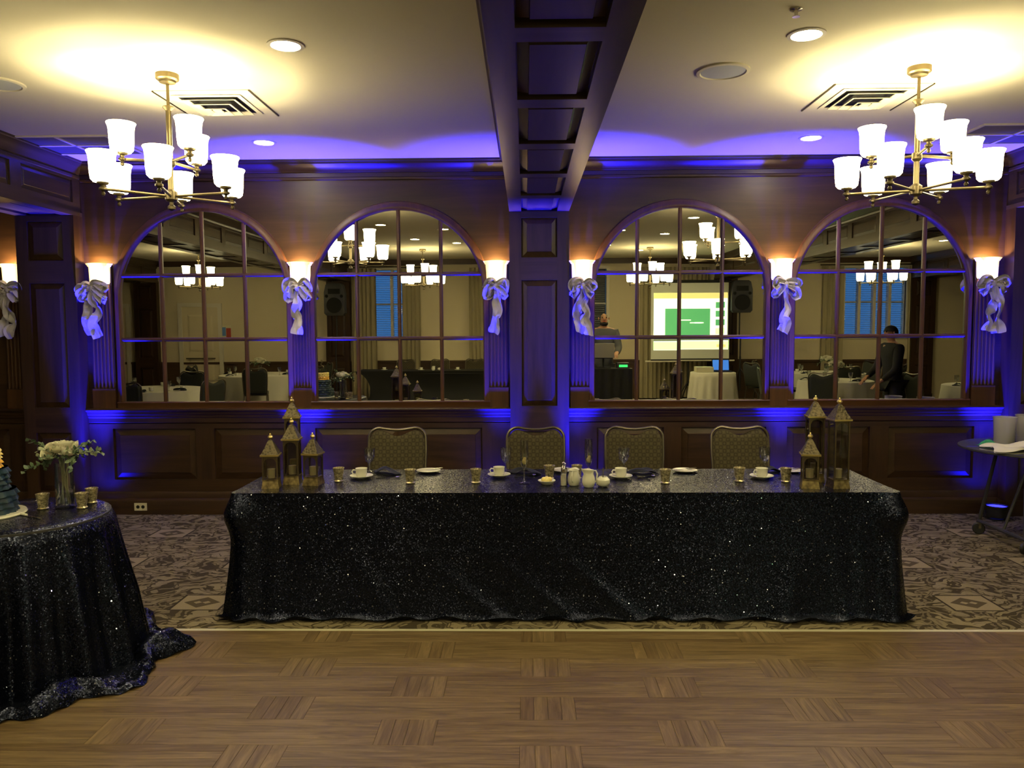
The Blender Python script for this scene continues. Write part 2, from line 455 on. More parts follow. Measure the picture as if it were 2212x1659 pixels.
for bi in (1, 2, 3, 4):
    x0, x1 = bays[bi]
    # wainscot: rails, stiles and raised panels
    MB().bb(x0, x1, -.03, 0, .80, .846).build('wainscot_rail', 'wood_x', wb, smooth=False)
    MB().bb(x0, x1, -.03, 0, .21, .325).build('wainscot_rail', 'wood_x', wb, smooth=False)
    xs = [.26, .87, 1.03, 1.80, 1.99, 2.74, 2.91, 3.68]
    L = x1-x0
    if bi in (1, 3): edges = [x0+e for e in xs]
    else: edges = sorted(x1-e for e in xs)
    cuts = [x0]+edges+[x1]
    for i in range(0, len(cuts), 2):
        MB().bb(cuts[i], cuts[i+1], -.03, 0, .325, .80).build('wainscot_stile', 'wood_z', wb, smooth=False)
    for i in range(0, len(edges), 2):
        a, b = edges[i], edges[i+1]
        MB().raised(((a+b)/2, -.002, .5625), b-a-.012, .463, .055, .022, (1, 0, 0), (0, 0, 1), (0, -1, 0)).build('wainscot_panel', 'wood_x', wb, smooth=False)

# --- big panelled pilasters under the beams
PP = .145
def pilaster(x, yw, sgn, n):
    """yw wall plane, sgn -1: sticks out towards -y"""
    o = MB().bb(x-.245, x+.245, yw, yw+sgn*(PP-.025), 0, SOF).build('pilaster', 'wood_z')
    yf = yw+sgn*PP; yb = yw+sgn*(PP-.025)
    for a, b in ((-.265, -.160), (.160, .265)):
        MB().bb(x+a, x+b, yw, yf, 0, SOF).build('pilaster_stile', 'wood_z', o, smooth=False)
    zz = [(0, .24), (.78, 1.01), (2.135, 2.335), (2.685, SOF)]
    for a, b in zz:
        MB().bb(x-.160, x+.160, yb, yf, a, b).build('pilaster_rail', 'wood_x', o, smooth=False)
    for a, b in ((.24, .78), (1.01, 2.135), (2.335, 2.685)):
        MB().raised((x, yb+sgn*.001, (a+b)/2), .31, b-a-.01, .045, .020, (1, 0, 0), (0, 0, 1), (0, sgn, 0)).build('pilaster_panel', 'wood_z', o, smooth=False)
    MB().bb(x-.275, x+.275, yw, yf+sgn*.012, 0, .14).build('plinth', 'wood_x', o, smooth=False)
    return struct(o)
for i, x in enumerate(PX):
    pilaster(x, 0, -1, i)
    pilaster(x, ROOM_Y, 1, i)

# --- ceiling beams with coffered soffits and panelled sides
def beam():
    o = MB().bb(-.232, .232, ROOM_Y, -.0, SOF+.035, CZ).build('ceiling_beam', 'beam_y', smooth=False)
    struct(o, 'dark panelled ceiling beam with coffered underside')
    per = .857; n = 13; y0 = -.14
    for s in (-1, 1):
        MB().bb(s*.158, s*.265, ROOM_Y, -.0, SOF, SOF+.036).build('soffit_stile', 'beam_y', o, smooth=False)
        MB().bb(s*.230, s*.250, ROOM_Y, 0, SOF+.034, 2.855).build('side_rail', 'beam_y', o, smooth=False)
        MB().bb(s*.230, s*.250, ROOM_Y, 0, 3.055, CZ).build('side_rail', 'beam_y', o, smooth=False)
        pr = [(s*a, z) for a, z in ((.249, 3.075), (.262, 3.08), (.266, 3.10), (.258, 3.108), (.272, 3.125), (.30, 3.165), (.328, 3.185), (.334, 3.20), (.346, 3.205), (.35, CZ), (.249, CZ))]
        MB().sweepy(pr, ROOM_Y, 0).build('crown_moulding', 'beam_y', o)
    me = MB().bb(-.158, .158, -.068, .068, SOF, SOF+.036).mesh('soffit_rail', False); me.materials.append(MAT['beam_x'])
    mp = MB().raised((0, 0, SOF+.034), .308, .71, .045, .026, (1, 0, 0), (0, 1, 0), (0, 0, -1)).mesh('soffit_panel', False); mp.materials.append(MAT['beam_y'])
    ms = MB().bb(.230, .250, -.068, .068, 2.855, 3.055).mesh('side_stile', False); ms.materials.append(MAT['beam_x'])
    mq = MB().raised((.231, 0, 2.955), .71, .192, .035, .014, (0, 1, 0), (0, 0, 1), (1, 0, 0)).mesh('side_panel', False); mq.materials.append(MAT['beam_y'])
    for i in range(n):
        yr = -.045-per*i
        for me_, nm in ((me, 'soffit_rail'),):
            link(nm, me_, o, (0, yr, 0))
        yc = yr-per/2
        if yc-.36 > ROOM_Y:
            link('soffit_panel', mp, o, (0, yc, 0))
        for s in (0, 1):
            r = PI*s
            link('side_stile', ms, o, (0, yr, 0), r)
            if yc-.36 > ROOM_Y: link('side_panel', mq, o, (0, yc, 0), r)
    return o
b0 = beam(); b0.location.x = PX[0]
for x in PX[1:]:
    copy_tree(b0, (x, 0, 0))
# crown around the cream part of the far wall
MAT['dark_trim'] = wood('dark_trim_wood', 0, (.05, .03, .018), (.10, .055, .03))

# --- fluted pilasters between the mirrors (under the sconces)
SC_X = [XC-4.81, XC-4.01, XC-2.17, XC-.388, XC+.389, XC+2.18, XC+4.01, XC+4.82]
def fluted(x):
    w = .172 if abs(abs(x-XC)-2.175) < .05 else .205
    o = MB().bb(x-w/2, x+w/2, -.022, 0, .988, 2.30).build('fluted_pilaster', 'wood_z', wb, smooth=False)
    n = 6
    for i in range(n):
        xx = x-w/2+w*(i+.5)/n
        MB().tube([(xx, -.021, 1.175), (xx, -.021, 2.12)], w/n*.36, 8).build('reeding', 'frame_z', o)
    MB().bb(x-w/2-.004, x+w/2+.004, -.036, 0, .988, 1.17).build('pilaster_base', 'frame_z', o, smooth=False)
for x in SC_X: fluted(x)

# --- arched mirrors
MZ0, MZS, MHW = 1.05, 2.015, .765
def clip(poly, axis, val, keep_less):
    out = []
    for i in range(len(poly)):
        a, b = poly[i], poly[(i+1) % len(poly)]
        ia = (a[axis] <= val) == keep_less or a[axis] == val; ib = (b[axis] <= val) == keep_less or b[axis] == val
        if ia: out.append(a)
        if ia != ib:
            tt = (val-a[axis])/(b[axis]-a[axis]); out.append((a[0]+(b[0]-a[0])*tt, a[1]+(b[1]-a[1])*tt))
    return out
NARC = 40
outline = [(-MHW, MZ0), (-MHW, 1.4), (-MHW, 1.8)]+[(-MHW*math.cos(PI*i/NARC), MZS+MHW*math.sin(PI*i/NARC)) for i in range(NARC+1)]+[(MHW, 1.8), (MHW, 1.4), (MHW, MZ0)]
MIRROR_TILT = [R(.17), R(.20), R(.20), R(.17)]
def mirror(x, label, tilt, seed):
    rnd = random.Random(seed)
    root = empty('arched_mirror', (x, 0, 0)); tag(root, label, 'mirror', 'arched mirrors along the panelled wall')
    # casing swept round the opening
    prof = [(0.0, -.010), (0.0, -.040), (.008, -.050), (.020, -.050), (.028, -.042), (.046, -.040), (.050, -.030), (.054, -.0)]
    vs = []
    m = len(outline)
    for i, (px, pz) in enumerate(outline):
        if pz > MZS: nx, nz = px/MHW, (pz-MZS)/MHW
        else: nx, nz = (-1 if px < 0 else 1), 0
        wid = 1.0+.55*max(0, nz)**.7
        for o_, y in prof: vs.append((px+nx*o_*wid, y, pz+nz*o_*wid))
    n = len(prof)
    fs = [(i*n+j, (i+1)*n+j, (i+1)*n+j+1, i*n+j+1) for i in range(m-1) for j in range(n-1)]
    c = MB(); c.add(vs, fs); c.build('arch_casing', 'frame_z', root, ang=50)
    MB().sweepx([(0, MZ0), (-.046, MZ0), (-.052, MZ0-.008), (-.046, MZ0-.018), (-.042, .992), (-.050, .988), (0, .988)], -MHW-.055, MHW+.055).build('bottom_rail', 'frame_x', root)
    xs = [-MHW, -MHW/2, 0, MHW/2, MHW]; zs = [MZ0, 1.622, 2.205, 3.0]
    for r in range(3):
        for q in range(4):
            p = clip(clip(clip(clip(outline, 0, xs[q], False), 0, xs[q+1], True), 1, zs[r], False), 1, zs[r+1], True)
            cx = (xs[q]+xs[q+1])/2; cz = (zs[r]+min(zs[r+1], 2.78))/2
            pp = [(a-cx, b-cz) for a, b in p]
            g = MB().prism(pp, -.003, .003).build('mirror_pane', 'mirror', root, (cx, -.010, cz), smooth=False)
            g.rotation_euler = (tilt+R(rnd.uniform(-.03, .03)), 0, R(rnd.uniform(-.05, .05)))
    def bar(poly_fn, name, mat):
        poly_fn.build(name, mat, root)
    for q in (1, 2, 3):
        zt = MZS+math.sqrt(MHW**2-xs[q]**2)
        vp = [(-.016, -.010), (-.016, -.024), (-.007, -.036), (.007, -.036), (.016, -.024), (.016, -.010)]
        b = MB(); nn = len(vp)
        b.add([(xs[q]+a, y, MZ0) for a, y in vp]+[(xs[q]+a, y, zt+.004) for a, y in vp], [(i, (i+1) % nn, (i+1) % nn+nn, i+nn) for i in range(nn)]+[tuple(range(nn)), tuple(range(nn, 2*nn))])
        b.build('muntin', 'frame_z', root, ang=20)
    for r in (1, 2):
        hw = MHW if zs[r] < MZS else math.sqrt(MHW**2-(zs[r]-MZS)**2)
        z = zs[r]
        MB().sweepx([(-.010, z-.017), (-.024, z-.017), (-.037, z-.007), (-.037, z+.007), (-.024, z+.017), (-.010, z+.017)], -hw-.002, hw+.002).build('glazing_bar', 'frame_x', root, ang=20)
    return root
MIR = [(XC-3.065, 'arched twelve-pane mirror nearest the cake table, leftmost of four'), (XC-1.272, 'arched mirror just left of the central pilaster reflecting a speaker and black table'),
       (XC+1.268, 'arched mirror just right of the central pilaster reflecting the bright green screen'), (XC+3.07, 'arched mirror at far right reflecting blue windows')]
for i, (x, lab) in enumerate(MIR): mirror(x, lab, MIRROR_TILT[i], i)

# --- far wall behind the camera: cream, dark wainscot, real window openings
FW = ROOM_Y
wins = [(-3.55, -2.62), (.95, 1.86), (7.28, 8.66)]
WZ0, WZ1 = 1.45, 2.98
wf = struct(MB().bb(-ROOM_X, wins[0][0], FW-.2, FW, 0, CZ).build('wall_front', 'cream', smooth=False), 'cream painted wall with windows behind the camera')
segs = [(wins[0][1], wins[1][0]), (wins[1][1], wins[2][0]), (wins[2][1], ROOM_X)]
for a, b in segs: MB().bb(a, b, FW-.2, FW, 0, CZ).build('wall_section', 'cream', wf, smooth=False)
for a, b in wins:
    MB().bb(a, b, FW-.2, FW, 0, WZ0).build('wall_section', 'cream', wf, smooth=False)
    MB().bb(a, b, FW-.2, FW, WZ1, CZ).build('wall_section', 'cream', wf, smooth=False)
for j in range(5):
    a = (-ROOM_X if j == 0 else PX[j-1]+.265); b = PX[j]-.265
    MB().bb(a, b, FW, FW+.02, 0, .86).build('wainscot', 'dark_trim', wf, smooth=False)
    MB().bb(a, b, FW, FW+.045, .86, .91).build('chair_rail', 'dark_trim', wf, smooth=False)
    MB().bb(a, b, FW, FW+.07, 3.10, CZ).build('crown_moulding', 'dark_trim', wf, smooth=False)
MAT['blind'] = plain('blue_grey_blind_slats', (.30, .34, .40), .6)
MAT['window_glass'] = glass('window_glass', (.85, .9, .95), .06)
for i, (a, b) in enumerate(wins):
    wn = MB()
    for (p, q, r_, s_) in ((a-.07, a, WZ0-.07, WZ1+.07), (b, b+.07, WZ0-.07, WZ1+.07), (a, b, WZ1, WZ1+.07), (a, b, WZ0-.07, WZ0)):
        wn.bb(p, q, FW-.05, FW+.03, r_, s_)
    o = struct(wn.build('window_%d' % (i+1), 'white_trim', smooth=False))
    nm = 2 if i < 2 else 4
    for k2 in range(1, nm):
        x = a+(b-a)*k2/nm
        MB().bb(x-.03, x+.03, FW-.16, FW-.02, WZ0, WZ1).build('mullion', 'white_trim', o, smooth=False)
    MB().bb(a, b, FW-.15, FW-.10, 2.18, 2.22).build('sash_rail', 'white_trim', o, smooth=False)
    for k2 in range(nm):
        x0 = a+(b-a)*k2/nm; x1 = a+(b-a)*(k2+1)/nm
        MB().bb(x0+.02, x1-.02, FW-.135, FW-.13, WZ0, WZ1).build('pane', 'window_glass', o, smooth=False)
        bl = MB(); z = WZ0+.02
        while z < WZ1:
            bl.add([(x0+.03, FW-.085, z+.011), (x1-.03, FW-.085, z+.011), (x1-.03, FW-.06, z), (x0+.03, FW-.06, z)], [(0, 1, 2, 3)]); z += .042
        bl.build('blind', 'blind', o, smooth=False)
        if i == 1: MB().bb(x0+.01, x1-.01, FW-.125, FW-.105, WZ0, WZ1).build('sky_blocking_board', 'grey_plastic', o, smooth=False)  # dark board added to keep the dusk sky out of this window
# doors in the far left bay
def door(x0, x1, n):
    o = MB().bb(x0, x1, FW, FW+.03, 0, 2.18).build('door_%d' % n, 'cream', smooth=False); struct(o)
    for a, b, c, d in ((x0-.09, x0, 0, 2.27), (x1, x1+.09, 0, 2.27), (x0, x1, 2.18, 2.27)):
        MB().bb(a, b, FW, FW+.05, c, d).build('door_casing', 'white_trim', o, smooth=False)
    for c, d in ((.25, 1.0), (1.15, 2.0)):
        MB().raised(((x0+x1)/2, FW+.031, (c+d)/2), x1-x0-.26, d-c, .04, .012, (1, 0, 0), (0, 0, 1), (0, 1, 0)).build('door_panel', 'cream', o, smooth=False)
    MB().tube([(x0+.08, FW+.085, 1.0), (x1-.08, FW+.085, 1.0)], .014, 8).build('push_bar', 'chrome', o)
door(-7.95, -7.10, 1); door(-10.15, -9.25, 2)

# --- dance floor
df = empty('dance_floor', (0, -2.88, 0)); tag(df, 'portable oak parquet dance floor with pale metal edge strip', 'dance floor')
def dl(x, y, z=0): return (x, y+2.88, z)
MB().add([(-5.5, .035, .001), (5.5, .035, .001), (5.5, .035, .004), (-5.5, .035, .004), (-5.5, -.015, .001), (5.5, -.015, .001), (5.5, -.015, .012), (-5.5, -.015, .012)],
         [(0, 1, 2, 3), (4, 5, 6, 7), (3, 2, 6, 7), (0, 1, 5, 4), (0, 3, 7, 4), (1, 2, 6, 5)]).build('edge_strip', 'edge_strip', df, smooth=False)
MB().bb(-5.5, 5.5, -4.6, -.016, .001, .008).build('underlay', 'dark_trim', df, smooth=False)
ROWH, PER, BLK = .2125, 1.19, .245
mesh_cache = {}
def strip_mesh(w, d, axis):
    key = (round(w, 4), round(d, 4), axis)
    if key not in mesh_cache:
        g = .0004; e = .0008
        m = MB(); x, y = w/2-g, d/2-g
        m.add([(-x, -y, 0), (x, -y, 0), (x, y, 0), (-x, y, 0), (-x, -y, .003), (x, -y, .003), (x, y, .003), (-x, y, .003), (-x+e, -y+e, .004), (x-e, -y+e, .004), (x-e, y-e, .004), (-x+e, y-e, .004)],
              [(0, 3, 2, 1), (8, 9, 10, 11)]+[(i, (i+1) % 4, (i+1) % 4+4, i+4) for i in range(4)]+[(i+4, (i+1) % 4+4, (i+1) % 4+8, i+8) for i in range(4)])
        me = m.mesh('parquet_strip', False); me.materials.append(MAT['parquet_x' if axis == 0 else 'parquet_y']); mesh_cache[key] = me
    return mesh_cache[key]
rest = MB(); cnt = 0
rowtops = [-2.896, -3.05]+[-3.05-ROWH*i for i in range(1, 21)]
for r in range(len(rowtops)-1):
    ya, yb = rowtops[r], rowtops[r+1]; d = ya-yb
    x = (.56 if r % 2 else 1.16)-PER*5
    while x < 5.4:
        pieces = []
        for i in range(4):
            pieces.append((x+BLK*(i+.5)/4, (ya+yb)/2, BLK/4, d, 1))
        run = PER-BLK
        ns = 4 if d > .18 else 3
        for i in range(ns):
            pieces.append((x+BLK+run/2, ya-d*(i+.5)/ns, run, d/ns, 0))
        for (cx, cy, wd, dp, ax) in pieces:
            Z = cy+7.2
            if Z > 2.98 and abs((cx+.02)/Z)-wd/2/Z < .655 and cnt < 300:
                link('parquet_strip', strip_mesh(wd, dp, ax), df, (cx, cy+2.88, .008)); cnt += 1
            elif abs(cx)+wd/2 < 5.5:
                rest.bb(cx-wd/2+.001, cx+wd/2-.001, cy+2.88-dp/2+.001, cy+2.88+dp/2-.001, .008, .012)
        x += PER
o = rest.build('parquet_field', 'parquet_x', df, smooth=False); o['kind'] = 'stuff'

# --- wall outlet
o = MB().box((0, 0, 0), (.115, .008, .07)).build('wall_outlet', 'almond', None, (-3.575, -.058, .075)); tag(o, 'almond double wall outlet in the baseboard near the cake table', 'outlet')
for s in (-1, 1): MB().lathe([(.016, -.001), (.016, .0015)], 12).build('socket', 'black', o, (s*.024, -.004, 0)).rotation_euler = (PI/2, 0, 0)
# ------------------------------------------------------------------ light fittings
def chandelier(loc, rz, label, upz=0.0):
    root = empty('chandelier', loc, rz); tag(root, label, 'chandelier', 'nine-light brass chandeliers')
    MB().lathe([(.066, 0), (.066, -.030), (.060, -.036), (.050, -.038), (.046, -.050), (.020, -.056), (.008, -.056)], 24).build('canopy', 'brass', root)
    MB().lathe([(.009, -.05), (.009, -.19)], 10).build('down_rod', 'brass', root)
    MB().lathe([(.010, -.185), (.030, -.188), (.034, -.195), (.026, -.203), (.017, -.212)], 16).build('coupling', 'brass', root)
    MB().lathe([(.016, -.20), (.016, -.70)], 14).build('stem', 'brass', root)
    MB().lathe([(.016, -.49), (.028, -.495), (.030, -.53), (.022, -.54), (.016, -.545)], 16).build('upper_hub', 'brass', root)
    MB().lathe([(.018, -.675), (.036, -.69), (.036, -.735), (.026, -.745), (.012, -.75), (.012, -.765), (.022, -.775), (.022, -.79), (.008, -.80), (.001, -.802)], 16).build('lower_hub', 'dark_brass', root)
    shade = MB().lathe([(.018, 0), (.050, .003), (.063, .018), (.068, .060), (.070, .125), (.073, .152), (.082, .172), (.080, .175), (.071, .158), (.067, .125), (.064, .060), (.058, .020), (.046, .008), (.018, .006)], 18).mesh('glass_shade'); shade.materials.append(MAT['shade'])
    cup = MB().lathe([(.004, -.075), (.010, -.070), (.012, -.060), (.006, -.052), (.010, -.046), (.022, -.040), (.022, -.030), (.012, -.024), (.014, -.014), (.030, -.008), (.034, 0.004), (.012, .004)], 14).mesh('socket_cup'); cup.materials.append(MAT['dark_brass'])
    def arm(ang, r, z):
        ca, sa = math.cos(ang), math.sin(ang)
        a = MB().tube([(.02*ca, .02*sa, z), (r*ca, r*sa, z)], .0085, 8).build('arm', 'brass', root)
        e = (r*ca, r*sa, z+.035)
        link('socket_cup', cup, a, e); link('glass_shade', shade, a, e)
        l = bpy.data.objects.new('bulb_light', bulb_data); col.objects.link(l); l.location = (e[0], e[1], e[2]+.075); l.parent = a
    for k in range(6): arm(R(-99+60*k), .38, -.715)
    for k in range(3): arm(R(174+upz+120*k), .26, -.51)
    return root
bulb_data = bpy.data.lights.new('bulb_light', 'POINT'); bulb_data.energy = BULB_W; bulb_data.color = (1.0, .87, .50); bulb_data.shadow_soft_size = .018
CH_Z = CZ
bulb_far = bulb_data.copy(); bulb_far.energy = BULB_W*3
c0 = chandelier((-2.12, -2.45, CH_Z), R(24), 'nine-light brass chandelier hanging above the cake table side')
for loc, rz, lab in [((2.315, -2.43, CH_Z), R(-37), 'nine-light brass chandelier hanging above the lantern end near the bussing cart'),
                     ((-2.0, -8.3, CH_Z), R(20), 'chandelier reflected smaller in the mirror above the black table'),
                     ((2.42, -8.3, CH_Z), R(35), 'chandelier reflected above the projection screen'),
                     ((-6.4, -8.3, CH_Z), R(10), 'chandelier reflected in the mirror nearest the cake table'),
                     ((6.9, -8.3, CH_Z), R(0), 'chandelier reflected in front of the blue windows')]:
    cc = tag(copy_tree(c0, loc, rz), lab, 'chandelier', 'nine-light brass chandeliers')
    if loc[1] < -5:     # far chandeliers: the three upper bulbs carry the light of all nine
        for a_ in kids(cc):
            for l_ in kids(a_):
                if l_.type == 'LIGHT':
                    if abs(l_.location.z+.40) < .05: l_.data = bulb_far
                    else: bpy.data.objects.remove(l_)

def downlight(x, y, label):
    r = MB().lathe([(.098, 0), (.098, -.006), (.078, -.008), (.074, 0)], 28).build('recessed_light', 'white_trim', None, (x, y, CZ)); tag(r, label, 'ceiling light', 'recessed ceiling lights')
    MB().lathe([(.074, -.003), (.074, -.001)], 28).build('lens', 'bulb', r)
for x, y, lab in [(-1.274, -2.906, 'round recessed ceiling light between the cake-side chandelier and the beam'), (-2.109, -.751, 'round recessed ceiling light near the wall above the leftmost mirrors'),
                  (1.465, -2.972, 'round recessed ceiling light between the beam and the right-hand chandelier'), (2.294, -.733, 'round recessed ceiling light near the wall above the right-hand mirrors'),
                  (-2.15, -4.6, 'recessed light reflected at the top of the mirror left of the pilaster'), (-1.27, -5.2, 'recessed light reflected at upper right of the mirror left of the pilaster'),
                  (-1.9, -6.5, 'recessed light reflected above the smaller chandelier'), (-1.25, -7.3, 'recessed light reflected farthest back left of the pilaster'),
                  (2.35, -4.0, 'recessed light reflected at the top of the mirror with the screen'), (1.52, -5.5, 'recessed light reflected at upper left of the mirror with the screen'),
                  (2.3, -6.0, 'recessed light reflected mid ceiling in the mirror with the screen'), (1.55, -7.9, 'recessed light reflected above the man in the screen mirror'),
                  (2.3, -8.9, 'recessed light reflected farthest back in the screen mirror'), (7.6, -7.4, 'recessed light reflected in the far right mirror')]:
    downlight(x, y, lab)
# ceiling speakers
for x, y, lab in [(1.176, -2.402, 'round grey ceiling speaker grille right of the beam'), (-3.23, -2.32, 'round ceiling speaker grille cut by the left frame edge')]:
    r = MB().lathe([(.155, 0), (.155, -.010), (.135, -.013), (.13, -.006)], 36).build('ceiling_speaker', 'ceiling', None, (x, y, CZ)); tag(r, lab, 'ceiling speaker', 'ceiling speakers')
    MB().lathe([(.131, -.006), (.10, -.009), (.001, -.011)], 36).build('speaker_grille', 'grille', r)
# square diffusers: nested sloping louvres over a black throat, in an access panel
def diffuser(x, y, label, s):
    root = empty('air_diffuser', (x, y, CZ)); tag(root, label, 'air vent', 'square ceiling air diffusers')
    hp = .30
    MB().bb(-hp, hp, -hp, hp, -.006, -.001).build('access_panel', 'ceiling', root, smooth=False)
    for (a, b, c, d) in ((-hp-.012, -hp-.004, -hp, hp), (hp+.004, hp+.012, -hp, hp)):
        MB().bb(a, b, c, d, -.009, -.0005).build('panel_edge', 'dark_brass', root, smooth=False)
    MB().bb(-.205, .205, -.205, .205, -.0085, -.0062).build('throat', 'black', root, smooth=False)
    def ring(r0, z0, r1, z1, name):
        m = MB(); vs = []
        for r, z in ((r0, z0), (r1, z1), (r1, z1-.004), (r0, z0-.004)):
            for sx, sy in ((-1, -1), (1, -1), (1, 1), (-1, 1)): vs.append((sx*r, sy*r, z))
        fs = [(j*4+i, j*4+(i+1) % 4, ((j+1) % 4)*4+(i+1) % 4, ((j+1) % 4)*4+i) for j in range(4) for i in range(4)]
        m.add(vs, fs).build(name, 'ceiling', root, smooth=False)
    ring(.225, -.010, .195, -.010, 'rim')
    for k, r in enumerate((.148, .098, .048)):
        ring(r, -.012-.015*k, r+.030, -.026-.015*k, 'louvre')
    MB().bb(-.03, .03, -.03, .03, -.054, -.048).build('centre_plate', 'ceiling', root, smooth=False)
diffuser(-2.05, -1.84, 'square ceiling air diffuser beside the cake-side chandelier', 1)
diffuser(2.25, -1.83, 'square ceiling air diffuser beside the right-hand chandelier', -1)
# return grilles near the wall
def return_grille(x, y, lab):
    root = empty('return_grille', (x, y, CZ)); tag(root, lab, 'air vent', 'dark return air grilles')
    MB().bb(-.40, .40, -.30, .30, -.004, -.001).build('backing', 'grey_plastic', root, smooth=False)
    for a, b, c, d in ((-.42, .42, -.32, -.295), (-.42, .42, .295, .32), (-.42, -.395, -.3, .3), (.395, .42, -.3, .3), (-.4, .4, -.012, .012), (-.012, .012, -.3, .3)):
        MB().bb(a, b, c, d, -.012, -.001).build('grille_bar', 'ceiling', root, smooth=False)
return_grille(3.86, -.80, 'dark return air grille in the ceiling corner above the bussing cart')
return_grille(-3.66, -.72, 'dark return air grille in the ceiling corner above the cake table')
o = MB().lathe([(.030, 0), (.030, -.004), (.010, -.008), (.008, -.030), (.018, -.034), (.018, -.037), (.004, -.037)], 14).build('fire_sprinkler', 'chrome', None, (1.30, -3.30, CZ)); tag(o, 'small ceiling fire sprinkler at the top edge of the picture', 'sprinkler')

# ------------------------------------------------------------------ wall sconces with ribbon bows
SZ = 2.315
def sconce(x, label):
    root = empty('wall_sconce', (x, -.022, SZ)); tag(root, label, 'sconce', 'half-round wall sconces')
    m = MB().lathe([(.082, -.185), (.090, -.17), (.094, -.06), (.096, -.03), (.104, -.026), (.108, -.016), (.118, -.006), (.120, 0), (.112, 0), (.100, -.016), (.090, -.03), (.086, -.17), (.078, -.185)], 20, a0=PI, a1=2*PI)
    m.v = [(a, b*.86, c) for a, b, c in m.v]
    m.build('glass_shade', 'sconce_shade', root)
    MB().bb(-.09, .09, 0, .012, -.19, -.01).build('back_plate', 'dark_brass', root, smooth=False)
    MB().lathe([(.001, -.215), (.018, -.21), (.026, -.195), (.03, -.187)], 12, (0, -.045, 0)).build('bottom_finial', 'dark_brass', root)
    l = bpy.data.objects.new('bulb_light', sc_data); col.objects.link(l); l.location = (0, -.055, -.045); l.parent = root
    return root
sc_data = bpy.data.lights.new('sconce_bulb', 'POINT'); sc_data.energy = SCONCE_W; sc_data.color = (1, .66, .28); sc_data.shadow_soft_size = .015
def ribbon(path, widths, tw, n=26, ruff=0, rnd=random):
    """band along a smooth path; tw = twist angle along it"""
    P = [Vector(p) for p in path]
    def at(u, arr):
        f = u*(len(arr)-1); i = min(int(f), len(arr)-2); t_ = f-i
        if isinstance(arr[0], Vector):
            p0, p1, p2, p3 = arr[max(i-1, 0)], arr[i], arr[i+1], arr[min(i+2, len(arr)-1)]
            return .5*((2*p1)+(p2-p0)*t_+(2*p0-5*p1+4*p2-p3)*t_*t_+(3*p1-p0-3*p2+p3)*t_**3)
        return arr[i]*(1-t_)+arr[i+1]*t_
    ph = rnd.uniform(0, 6)
    def fn(a, b):
        c = at(b, P); e = .01; d = (at(min(b+e, 1), P)-at(max(b-e, 0), P))
        d = d.normalized() if d.length > 1e-9 else Vector((0, 0, -1))
        side = d.cross(Vector((0, -1, 0))); side = side.normalized() if side.length > 1e-3 else Vector((1, 0, 0))
        nr = side.cross(d)
        ang = at(b, tw); s_ = side*math.cos(ang)+nr*math.sin(ang)
        w_ = at(b, widths); k = (a-.5)
        off = nr*(ruff*math.sin(a*9+ph+b*8)*w_*.35+w_*.22*(4*k*k-.5))
        return c+s_*(k*w_)+off
    return MB().grid(fn, 6, n)
def bow(x, z, seed, label, tails=2, spread=1.0):
    r = random.Random(seed)
    root = empty('ribbon_bow', (x, -.115, z)); tag(root, label, 'ribbon bow', 'white ribbon bows on the sconces')
    def J(v, a=.018): return (v[0]+r.uniform(-a, a), v[1]+r.uniform(-a, a)*.6, v[2]+r.uniform(-a, a))
    for s in (-1, 1):
        ribbon([(0, 0, 0), J((s*.04, -.03, .030)), J((s*.08*spread, -.035, .022)), J((s*.10*spread, -.015, -.015)), J((s*.06, .0, -.025)), (0, .005, -.01)], [.03, .06, .078, .078, .06, .03], [0, .5*s, .2, -.3*s, -.4*s, 0], ruff=.8, rnd=r).build('loop', 'ribbon', root)
        ribbon([(0, -.01, -.01), J((s*.04, -.045, -.015)), J((s*.07*spread, -.04, -.055)), J((s*.085*spread, -.01, -.10)), J((s*.05, .0, -.07)), (0, 0, -.02)], [.03, .055, .075, .075, .05, .03], [0, .4*s, .3, .2*s, -.3, 0], ruff=.8, rnd=r).build('loop', 'ribbon', root)
    MB().ball((0, -.02, -.012), .026, 10, 1.2).build('knot', 'ribbon', root)
    for k in range(tails):
        s = (-1, 1)[k % 2]*(.55 if tails > 1 else .1)
        pts = [(0, -.012-k*.012, -.02)]
        for j in range(1, 7):
            pts.append((s*.045*min(j, 3)/2+r.uniform(-.022, .022), -.02-.022*math.sin(j*1.7+seed)-k*.014, -.02-.068*j-(.02 if k else 0)))
        ribbon(pts, [.035, .06, .085, .09, .085, .10, .11], [0]+[r.uniform(-.9, .9) for _ in range(6)], 36, ruff=.3, rnd=r).build('tail', 'ribbon', root)
    return root
SN = ['sconce beyond the corner pilaster at the far left edge', 'sconce in the left corner beside the leftmost mirror', 'sconce between the two left mirrors', 'sconce just left of the central pilaster', 'sconce just right of the central pilaster', 'sconce between the two right mirrors', 'sconce in the right corner beside the far right mirror']
for i, lab in enumerate(SN):
    sconce(SC_X[i], 'glowing half-round '+lab)
    bow(SC_X[i]+(.01, -.02, .0, .0, .0, .01, 0)[i], SZ-.222, 11+i*3, 'white ribbon bow tied under the '+lab, tails=(2, 2, 1, 1, 2, 1, 2)[i], spread=(1, 1.1, 1, .9, .95, 1.05, 1.1)[i])

